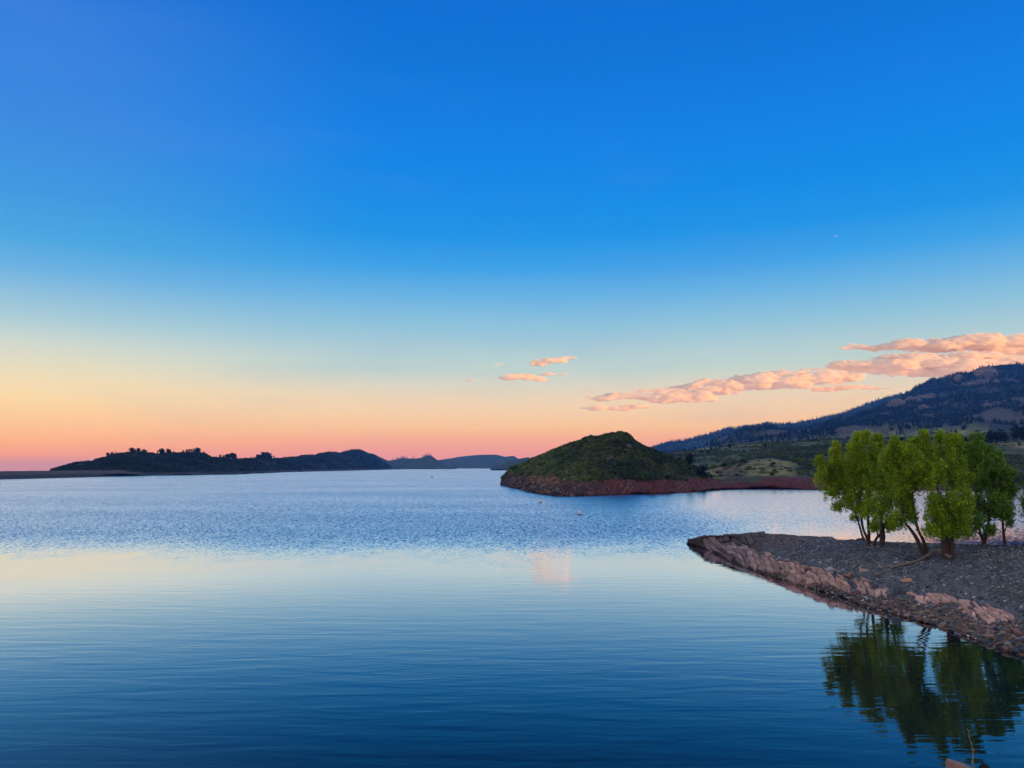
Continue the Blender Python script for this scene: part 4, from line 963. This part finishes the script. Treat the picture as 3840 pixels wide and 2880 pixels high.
cottonwood((765,1200), [[(768,1203,.14,0),(745,1130,.10,0),(710,1040,.09,0),(690,900,.08,0),(670,700,.06,0),(655,450,.04,0),(650,250,.015,0)],[(768,1203,.12,0),(766,1100,.11,0),(760,960,.09,0),(770,780,.07,0),(780,500,.04,0),(750,260,.015,0)]],
   [(650,400,85,150),(655,250,38,70),(735,220,34,50),(720,480,115,150),(690,700,115,140),(850,250,34,55),(840,400,80,120),(600,520,60,90),(720,860,90,70)], 'tall cottonwood with two slim trunks, second from the left', YG, seed=2)
cottonwood((885,1212), [[(885,1213,.17,0),(885,1150,.15,0),(890,1060,.13,0),(880,900,.10,0),(870,700,.07,0),(860,500,.02,0)],[(812,1205,.11,.3),(832,1150,.10,.2),(870,1100,.09,.1),(905,1040,.08,0),(960,850,.05,0),(980,700,.02,0)],[(905,1165,.08,1.2),(912,1120,.07,1.2),(900,1050,.06,1)]],
   [(880,600,130,150),(850,850,120,135),(900,1000,80,65),(960,760,90,130),(805,1030,34,24),(950,520,80,130),(990,1010,45,40)], 'cottonwood with a thick dark trunk and a curved second stem', MG, seed=3)
cottonwood((1295,1302), [[(1290,1303,.17,0),(1255,1240,.14,0),(1210,1140,.12,0),(1150,1050,.10,0),(1100,980,.08,0),(1060,800,.06,0),(1030,500,.02,0)],[(1305,1300,.15,.1),(1295,1230,.12,.1),(1265,1140,.10,.1),(1225,1060,.09,.1),(1190,900,.07,.1),(1170,650,.02,0)]],
   [(960,420,70,110),(1060,700,90,110),(1030,480,105,170),(1000,280,38,50),(1080,400,85,130),(1110,800,90,120),(1140,950,70,80),(1040,960,75,75),(1190,570,95,140),(1100,620,90,120),(1180,330,40,80)], 'middle cottonwood whose two trunks lean sharply to the left', MG, seed=4)
cottonwood((1485,1312), [[(1490,1318,.30,0),(1482,1240,.27,0),(1475,1140,.25,0),(1470,1000,.18,0),(1440,860,.10,0),(1400,650,.06,0),(1330,400,.02,0)],[(1548,1335,.17,-.3),(1545,1260,.15,-.3),(1538,1160,.14,-.2),(1530,1000,.12,0),(1500,800,.08,0),(1470,500,.04,0),(1450,300,.015,0)]],
   [(1190,430,80,130),(1250,330,90,110),(1285,225,40,50),(1425,245,46,66),(1440,450,130,150),(1530,270,46,70),(1605,265,26,52),(1350,560,110,130),(1450,790,120,130),(1550,1000,120,95),(1480,1070,100,60),(1345,1065,55,45),(1620,800,100,120),(1600,560,100,150),(1320,420,90,100),(1370,850,50,50),(1620,1060,80,50),(1400,960,90,80),(1490,900,100,90),(1600,930,90,90),(1440,1040,80,50),(1560,1080,90,45)],
   'biggest cottonwood with a very thick trunk and a paler stem beside it', MG, seed=5, dens=1.05)
cottonwood((1838,1190), [[(1838,1192,.13,0),(1815,1120,.09,0),(1790,1020,.07,0),(1770,800,.05,0),(1760,500,.02,0)],[(1842,1192,.12,0),(1855,1110,.10,0),(1880,1000,.08,0),(1890,850,.06,0),(1930,600,.04,0),(1960,420,.015,0)]],
   [(1670,400,70,120),(1785,270,44,85),(1750,450,115,150),(1850,590,115,160),(1940,480,75,130),(2000,640,90,130),(1850,850,115,130),(1750,990,95,95),(1900,1065,45,30),(1700,1070,60,45),(2060,600,50,90),(1690,540,80,150),(1690,800,80,120),(1820,380,80,90),(1960,800,70,90)], 'dark green cottonwood with a forked trunk, behind and right of the biggest', DG, seed=6)
cottonwood((2030,1190), [[(2032,1194,.12,0),(2022,1110,.09,0),(2015,1000,.07,0),(2012,900,.04,0),(2015,800,.015,0)],[(2024,1090,.045,0),(2045,1040,.04,0),(2060,980,.02,0)]],
   [(2020,840,75,80),(2050,920,65,50),(2090,990,38,22),(1985,900,55,50),(2080,720,50,60)], 'small cottonwood with one straight thin trunk near the right edge', DG, seed=7, dens=0.8)
cottonwood((2330,1195), [[(2330,1195,.14,0),(2320,1080,.11,0),(2300,950,.08,0),(2270,800,.03,0)],[(2312,1060,.05,0),(2230,1000,.035,0),(2180,985,.02,0),(2140,960,.008,0)]],
   [(2245,800,50,55),(2240,890,50,45),(2330,750,110,130),(2400,850,110,130),(2350,620,90,100)], 'cottonwood cut off by the right edge, its branches reaching into view', DG, depth=52.5, seed=8, dens=0.7)
# small leafy trees on the far shore
def small_tree(bvh, c, cx, cb, ct, colr, lab, wid=0.5):
    px, pb = s(c,(cx,cb))[0]; g = hit(bvh, px, pb)[0] or ridge_ground(bvh, px, pb, 200, 600); h = (pb-s(c,(cx,ct))[0][1])/F*g.y
    rng = np.random.default_rng(int(cx)); e = empty('leafy_tree', g); tag(e, lab, 'tree'); mbt = MB()
    V,Fc = tube([(0,0,-.05*h),(0.03*h,0,.25*h),(0,0,.6*h)],[.035*h,.025*h,.01*h],6); mbt.add(V,Fc)
    for a in range(4):
        V,Fc = tube([(0.02*h,0,.25*h),(.2*h*math.cos(a*1.7),.2*h*math.sin(a*1.7),.6*h)],[.018*h,.005*h],4); mbt.add(V,Fc)
    link('trunk', mbt.mesh('leafy_trunk',[M_BARK]), e)
    d = rng.normal(size=(900,3)); d /= np.linalg.norm(d,axis=1)[:,None]; c_ = d*(rng.random(900)**.4)[:,None]*[wid*h,wid*h,.36*h]
    c_ *= (1+0.25*np.sin(d[:,0:1]*5+d[:,2:3]*7)); c_[:,2] += .63*h
    q = np.array([[-1,-1,0],[1,-1,0],[1,1,0],[-1,1,0]])*0.035*h; V = (np.einsum('nij,kj->nki',rots(900,rng=rng),q)+c_[:,None,:]).reshape(-1,3)
    C = np.repeat(np.array([colr])*rng.uniform(.6,1.4,(900,1)),4,0)
    link('crown', npmesh('leafy_crown',V,[np.arange(3600).reshape(900,4)],C,[M_SHRUB]), e)
small_tree(hd_bvh,'c4',122,845,740,(0.06,0.11,0.04),'small leafy tree leaning over the red bank of the headland',.55)
small_tree(sh_bvh,'c4',750,700,655,(0.17,0.20,0.04),'bright yellow green tree in the hollow right of the junipers',.65)
small_tree(sh_bvh,'c4',665,760,665,(0.05,0.10,0.035),'green tree peeping over the dark junipers',.5)
small_tree(sh_bvh,'c6',2190,640,520,(0.10,0.13,0.03),'yellow green willow at the far shore by the right edge',.6)
small_tree(hd_bvh,'c3',800,545,478,(0.06,0.11,0.035),'pale green bush tree at the outer left end of the headland',.7)
for cx, cy, r_, lab in [(1370,782,24,'round dark bush low on the grassy knoll just above the red bank'),(1140,700,20,'dark reddish bush in the middle of the grassy knoll'),(1510,712,18,'dark bush on the right side of the grassy knoll'),(1055,785,14,'small dark bush near the red bank, left of the round one'),(1385,662,24,'wide dark bush near the top of the grassy knoll'),(1070,640,35,'long dark bush at the hollow above the knoll'),(800,760,18,'small bush at the left foot of the knoll')]:
    px, py = s('c4',(cx,cy))[0]; g,_n = hit(sh_bvh, px, py)
    if g is None: continue
    rad = r_/2.765/F*g.y; bV,bF = leafball(160, 0.16, rr_); o_ = link('bush', npmesh('bush', bV*rad, [bF], np.repeat(np.array([[0.035,0.045,0.022]])*rr_.uniform(.6,1.4,(160,1)),4,0), [M_SHRUB])); o_.location = g
    tag(o_, lab, 'bush', 'bushes on the grassy knoll')

# ------------------------------------------------------------------ driftwood
def ground_path(pts, lift):
    out = []
    for i,(a,b) in enumerate(pts):
        px,py = s('c6',(a,b))[0]; g,_n = hit(pt_bvh,px,py); out.append(g + Vector((0,0,lift[i] if isinstance(lift,(list,tuple)) else lift)))
    return out
mbd = MB()
main = ground_path([(1545,1345),(1480,1318),(1400,1306),(1330,1318),(1250,1352),(1150,1384),(1050,1403),(980,1422),(930,1450),(870,1475),(790,1490),(690,1490)], [.12,.2,.3,.22,.12,.1,.08,.07,.05,.04,.03,.02])
o0 = main[0].copy()
for pts, r0, r1 in ((main,.125,.015),(ground_path([(985,1420),(940,1410),(880,1425),(790,1405),(740,1380),(680,1367),(610,1360),(510,1348)],[.08,.1,.06,.06,.06,.08,.06,.03]),.06,.01),
                    (ground_path([(690,1370),(640,1405),(590,1437)],.05),.03,.008),(ground_path([(520,1350),(550,1395),(620,1420)],.03),.015,.006),(ground_path([(790,1405),(730,1385),(700,1385)],.05),.02,.008)):
    p = smoothpath([q-o0 for q in pts],4); V,Fc = tube(p, np.linspace(r0,r1,len(p)), 8, 0.2); mbd.add(V,Fc)
dw = link('driftwood_branch', mbd.mesh('driftwood_branch',[M_DRIFT],smooth=True)); dw.location = o0
tag(dw, 'long bleached forked branch lying on the gravel from the biggest trunk', 'branch')

# ------------------------------------------------------------------ near rocks and dry stem at the lower right corner
M_NROCK = mat('near_rock', base=(0.36,0.20,0.17), var=0.35, vscale=9.0, bump=0.6, bscale=30.0, bdist=0.01, tint=(0.30,0.17,0.07))
M_DROCK = mat('dark_rock', base=(0.02,0.019,0.022), var=0.2, vscale=9.0, bump=0.4, bscale=30.0, bdist=0.01)
M_STEM = mat('dry_stem', base=(0.34,0.32,0.17), var=0.2, vscale=40.0, bump=0, transl=0.2)
for nm, cx, cy, wd, m_, sq, lab in (('rock',3618,2879,0.058,M_NROCK,(1.0,1.0,0.42),'pink wedge of rock cut off by the bottom edge near the corner'),('rock',3693,2880,0.045,M_DROCK,(1.0,1.0,0.75),'smooth black stone cut off by the bottom edge beside the dry stem')):
    top = at_y(cx, cy-20, 2.95); V,Fc = rock_geo(rr_, 4, 0.15, (1,1,1), 9 if m_ is M_NROCK else 2, 2.0); V = np.sign(V)*np.abs(V)**0.6 if wd > .05 else V; V[:,2] = np.minimum(V[:,2], 0.60 - 0.085*V[:,0]) if wd > .05 else V[:,2]; V = V*[wd,wd,0.19]
    V[:,2] -= V[:,2].max(); o_ = link(nm, npmesh(nm, V, [Fc], None, [m_], smooth=m_ is M_DROCK)); o_.location = top; tag(o_, lab, 'rock')
a = at_y(3664,2960,2.9); b = at_y(3635,2741,2.95); mbs = MB(); pth = [a + (b-a)*(i/9) + Vector((0.004*math.sin(i*1.3),0,0)) for i in range(10)]
rel = [p-a for p in pth]; V,Fc = tube(rel, np.linspace(0.0030,0.0008,10), 6); mbs.add(V,Fc)
for i in range(3,10):
    for sd_ in (-1,1):
        for _ in range(2):
            p = rel[i] + Vector((0,0,random.uniform(-.006,.006))); q = p + Vector((sd_*random.uniform(.003,.007),random.uniform(-.004,.004),random.uniform(.004,.010)))
            V,Fc = tube([p,(p+q)/2,q],[.0008,.0013,.0004],4); mbs.add(V,Fc)
st = link('dry_stem', mbs.mesh('dry_stem',[M_STEM])); st.location = a; tag(st, 'thin dry grass stem rising beside the black stone in the corner', 'plant')
# lip under them so that nothing floats
lip = []
for px0, y0, r0, zz in ((3612,2.98,0.30,6.55),(3700,3.0,0.22,6.55)):
    pass

# ------------------------------------------------------------------ buoys
M_WHITE = mat('buoy_white', base=(0.88,0.88,0.88), rough=0.4, var=0.05, bump=0); M_NAVY = mat('buoy_base', base=(0.05,0.02,0.03), rough=0.5, var=0.05, bump=0); M_OR = mat('buoy_mark', base=(0.6,0.58,0.58), rough=0.5, var=0.05, bump=0)
def lathe(prof, n=20):
    V,Fc = [],[]
    for r_,z in prof:
        for k in range(n): V.append((r_*math.cos(2*math.pi*k/n), r_*math.sin(2*math.pi*k/n), z))
    for i in range(len(prof)-1):
        for k in range(n): k2=(k+1)%n; Fc.append((i*n+k,i*n+k2,(i+1)*n+k2,(i+1)*n+k))
    return V,Fc
def buoy(px, py, k, lab, tilt):
    g = at_z(px,py,0); e = empty('buoy', g); tag(e, lab, 'buoy', 'marker buoys on the lake'); e.rotation_euler = (0,tilt,0); h = k/F*g.y
    for nm, prof, m_ in (('float',[(0,-.2),(.34,-.2),(.40,-.05),(.40,.10),(.33,.18),(.28,.19)],M_NAVY),('body',[(.28,.19),(.29,.5),(.27,.8),(.2,.93),(.08,.98),(0,.985)],M_WHITE),('band',[(.295,.42),(.30,.43),(.30,.5),(.295,.51)],M_OR)):
        mb = MB(); V,Fc = lathe([(r_*h*1.2,z*h) for r_,z in prof]); mb.add(V,Fc); link(nm, mb.mesh('buoy_'+nm,[m_],smooth=True), e)
    mb = MB(); V,Fc = lathe([(0,.98*h),(.05*h,.98*h),(.05*h,1.08*h),(0,1.08*h)],8); mb.add(V,Fc); link('lamp', mb.mesh('buoy_lamp',[M_NAVY]), e)
buoy(2027,1886,13,'smaller white buoy, nearer the headland rocks',0.03); buoy(2173,1931,17,'larger white buoy with a dark float, out from the red bank',-0.08)
g = at_z(1620,1790,0); mb = MB(); V,Fc = lathe([(0,-.3),(.5,-.2),(.6,.2),(.45,.6),(.2,1.0),(0,1.1)],12); mb.add(V,Fc,(0.02,0.02,0.02)); o_ = link('floating_marker', mb.mesh('floating_marker',[M_NAVY],smooth=True)); o_.location = g
tag(o_, 'tiny black floating marker far out on the open water', 'buoy')

# ------------------------------------------------------------------ airplane
g = at_y(3135,886,9000); e = empty('airplane', g); tag(e, 'tiny white airplane high in the blue sky on the right', 'airplane'); M_AIR = mat('airplane_white', base=(0.85,0.85,0.85), rough=0.3, var=0.02, bump=0)
mb = MB(); V,Fc = tube([(-17,0,-1.5),(-15,0,-1.2),(-8,0,-.6),(8,0,1.2),(15,0,2.2),(18,0,3)],[.4,1.6,2.4,2.4,1.2,.3],12); mb.add(V,Fc); link('fuselage', mb.mesh('fuselage',[M_AIR],smooth=True), e)
def slab(pts, th):
    n = len(pts); V = [Vector(p)+Vector((0,0,th/2)) for p in pts]+[Vector(p)-Vector((0,0,th/2)) for p in pts]
    Fc = [(0,1,2,3),(7,6,5,4)]+[(i,i+4,(i+1)%4+4,(i+1)%4) for i in range(4)]; return V,Fc
for sg_ in (-1,1):
    mb = MB(); V,Fc = slab([(-5,0,0),(5,0,.3),(9,17*sg_,1.5),(6,17*sg_,1.5)],.7); mb.add(V,Fc); link('wing', mb.mesh('wing',[M_AIR]), e)
mb = MB(); V,Fc = slab([(12,-6,2.2),(12,6,2.2),(16,6,2.6),(16,-6,2.6)],.4); mb.add(V,Fc); V,Fc = slab([(11,0,2),(16,0,2.4),(18,0,8),(15,0,8)],.3); mb.add([Vector((v.x,v.y,v.z)) for v in V],Fc); link('tail', mb.mesh('tail',[M_AIR]), e)

# ------------------------------------------------------------------ clouds
def cloud_surf(name, c, tr):
    m = bpy.data.materials.new(name); m.use_nodes = True; t = NT(m.node_tree); t.n.clear(); out = t.new('ShaderNodeOutputMaterial')
    d = t.new('ShaderNodeBsdfDiffuse'); d.inputs[0].default_value = c; tl = t.new('ShaderNodeBsdfTranslucent'); tl.inputs[0].default_value = c
    mx = t.new('ShaderNodeMixShader'); mx.inputs[0].default_value = 0.3; t.link(d.outputs[0], mx.inputs[1]); t.link(tl.outputs[0], mx.inputs[2])
    tc_ = t.new('ShaderNodeTexCoord'); n = t.new('ShaderNodeTexNoise', i_Scale=0.02, i_Detail=4.0); t.link(tc_.outputs['Object'], n.inputs['Vector'])
    tp = t.new('ShaderNodeBsdfTransparent'); m2 = t.new('ShaderNodeMixShader'); t.link(t.math('MULTIPLY_ADD', n.outputs[0], 0.5, tr-0.25, clamp=True), m2.inputs[0])
    t.link(mx.outputs[0], m2.inputs[1]); t.link(tp.outputs[0], m2.inputs[2]); t.link(m2.outputs[0], out.inputs[0]); return m
def cloud_mat(dens, name='cloud_vapour'):
    m = bpy.data.materials.new(name); m.use_nodes = True; t = NT(m.node_tree); t.n.clear()
    out = t.new('ShaderNodeOutputMaterial'); v = t.new('ShaderNodeVolumePrincipled'); v.inputs['Color'].default_value = (0.97,0.95,0.98,1); v.inputs['Density'].default_value = dens; v.inputs['Anisotropy'].default_value = 0.1
    t.link(v.outputs[0], out.inputs['Volume']); return m
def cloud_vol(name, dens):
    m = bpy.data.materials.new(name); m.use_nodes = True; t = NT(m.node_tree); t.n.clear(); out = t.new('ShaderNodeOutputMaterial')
    v = t.new('ShaderNodeVolumePrincipled'); v.inputs['Color'].default_value = (1,0.955,0.87,1); v.inputs['Anisotropy'].default_value = -0.2  # warm gold of the low sun put into the vapour colour itself
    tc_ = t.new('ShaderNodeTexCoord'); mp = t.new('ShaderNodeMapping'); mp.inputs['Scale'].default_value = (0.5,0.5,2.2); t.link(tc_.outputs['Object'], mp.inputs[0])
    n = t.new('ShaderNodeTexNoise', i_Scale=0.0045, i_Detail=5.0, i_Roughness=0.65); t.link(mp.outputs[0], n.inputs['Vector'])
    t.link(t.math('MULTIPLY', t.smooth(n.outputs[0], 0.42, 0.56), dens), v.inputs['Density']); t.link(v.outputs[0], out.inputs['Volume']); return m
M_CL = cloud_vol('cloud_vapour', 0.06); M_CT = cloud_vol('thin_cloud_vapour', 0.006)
ctex = bpy.data.textures.new('cloud_lumps','CLOUDS'); ctex.noise_scale = 300; ctex.noise_depth = 5
ctex2 = bpy.data.textures.new('cloud_wisps','CLOUDS'); ctex2.noise_scale = 90; ctex2.noise_depth = 3
I2 = ico(3)
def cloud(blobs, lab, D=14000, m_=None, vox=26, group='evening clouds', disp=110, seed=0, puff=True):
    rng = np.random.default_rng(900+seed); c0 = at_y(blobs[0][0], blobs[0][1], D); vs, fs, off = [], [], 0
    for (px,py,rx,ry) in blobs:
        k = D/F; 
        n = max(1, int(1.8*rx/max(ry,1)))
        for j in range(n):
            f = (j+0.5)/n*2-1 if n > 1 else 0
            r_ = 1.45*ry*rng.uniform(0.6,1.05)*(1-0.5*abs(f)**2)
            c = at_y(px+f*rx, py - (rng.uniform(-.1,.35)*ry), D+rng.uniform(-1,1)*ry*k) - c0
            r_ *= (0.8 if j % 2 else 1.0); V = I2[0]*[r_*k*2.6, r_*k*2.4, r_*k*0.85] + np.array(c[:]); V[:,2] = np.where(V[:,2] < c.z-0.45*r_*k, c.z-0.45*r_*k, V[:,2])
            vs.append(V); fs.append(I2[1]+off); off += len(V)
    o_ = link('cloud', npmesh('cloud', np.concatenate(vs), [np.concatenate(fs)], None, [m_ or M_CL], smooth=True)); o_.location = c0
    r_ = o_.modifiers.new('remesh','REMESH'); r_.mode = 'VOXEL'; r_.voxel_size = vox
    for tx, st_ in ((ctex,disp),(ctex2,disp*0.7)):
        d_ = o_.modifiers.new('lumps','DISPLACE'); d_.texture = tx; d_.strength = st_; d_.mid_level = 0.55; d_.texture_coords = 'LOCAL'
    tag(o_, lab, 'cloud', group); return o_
def K(c, *b): 
    k = CROPS[c][2]; return [s(c,(x,y))[0]+(rx/k,ry/k) for x,y,rx,ry in b]
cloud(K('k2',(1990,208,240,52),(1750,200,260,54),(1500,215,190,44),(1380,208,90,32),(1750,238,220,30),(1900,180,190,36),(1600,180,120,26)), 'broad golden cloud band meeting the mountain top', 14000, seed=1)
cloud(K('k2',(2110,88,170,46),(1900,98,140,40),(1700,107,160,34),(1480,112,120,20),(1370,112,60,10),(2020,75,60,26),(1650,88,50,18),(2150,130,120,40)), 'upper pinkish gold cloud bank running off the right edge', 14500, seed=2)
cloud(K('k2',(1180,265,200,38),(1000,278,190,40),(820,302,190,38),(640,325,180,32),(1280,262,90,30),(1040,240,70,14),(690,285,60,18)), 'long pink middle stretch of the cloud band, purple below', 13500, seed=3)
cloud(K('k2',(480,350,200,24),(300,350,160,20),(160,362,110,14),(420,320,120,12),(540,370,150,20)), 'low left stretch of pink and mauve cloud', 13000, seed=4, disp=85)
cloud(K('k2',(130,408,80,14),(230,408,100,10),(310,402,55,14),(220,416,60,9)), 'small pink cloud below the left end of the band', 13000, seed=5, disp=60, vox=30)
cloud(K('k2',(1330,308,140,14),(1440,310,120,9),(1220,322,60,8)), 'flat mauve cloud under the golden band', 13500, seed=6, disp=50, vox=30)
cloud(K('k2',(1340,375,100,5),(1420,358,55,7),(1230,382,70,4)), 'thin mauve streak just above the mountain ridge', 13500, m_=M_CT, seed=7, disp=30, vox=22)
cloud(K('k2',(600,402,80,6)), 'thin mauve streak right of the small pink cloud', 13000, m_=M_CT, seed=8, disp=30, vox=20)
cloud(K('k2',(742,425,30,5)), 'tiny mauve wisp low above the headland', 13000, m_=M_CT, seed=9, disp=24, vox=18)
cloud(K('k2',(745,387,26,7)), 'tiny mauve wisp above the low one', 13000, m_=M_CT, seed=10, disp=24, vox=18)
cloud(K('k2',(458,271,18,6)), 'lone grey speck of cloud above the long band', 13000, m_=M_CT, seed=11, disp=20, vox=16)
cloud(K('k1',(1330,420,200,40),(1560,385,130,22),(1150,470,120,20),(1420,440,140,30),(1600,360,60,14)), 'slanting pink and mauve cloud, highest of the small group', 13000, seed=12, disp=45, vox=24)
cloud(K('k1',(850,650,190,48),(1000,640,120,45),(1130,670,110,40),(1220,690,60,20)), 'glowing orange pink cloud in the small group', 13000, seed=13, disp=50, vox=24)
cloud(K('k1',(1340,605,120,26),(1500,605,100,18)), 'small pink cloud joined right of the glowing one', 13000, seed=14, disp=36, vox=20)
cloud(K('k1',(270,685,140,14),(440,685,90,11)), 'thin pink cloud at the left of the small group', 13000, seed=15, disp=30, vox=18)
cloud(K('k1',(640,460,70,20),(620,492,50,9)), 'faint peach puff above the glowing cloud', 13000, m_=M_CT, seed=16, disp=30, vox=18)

# ------------------------------------------------------------------ haze
hz = bpy.data.meshes.new('haze'); x0,x1,y0,y1,z0,z1 = -3500,4200,-5400,6000,-61.5,600
hv = [(x,y,z) for x in (x0,x1) for y in (y0,y1) for z in (z0,z1)]
hz.from_pydata(hv, [], [(0,1,3,2),(4,6,7,5),(0,4,5,1),(2,3,7,6),(0,2,6,4),(1,5,7,3)])
mh_ = bpy.data.materials.new('haze'); mh_.use_nodes = True; t = NT(mh_.node_tree); t.n.clear(); v = t.new('ShaderNodeVolumePrincipled'); v.inputs['Color'].default_value = (0.08,0.36,1.0,1); v.inputs['Absorption Color'].default_value = (1,1,1,1); v.inputs['Density'].default_value = 0.00012; v.inputs['Anisotropy'].default_value = 0.0
out = t.new('ShaderNodeOutputMaterial'); t.link(v.outputs[0], out.inputs['Volume']); hz.materials.append(mh_)
tag(link('haze', hz), kind='stuff')
print('leaves', LEAFN)
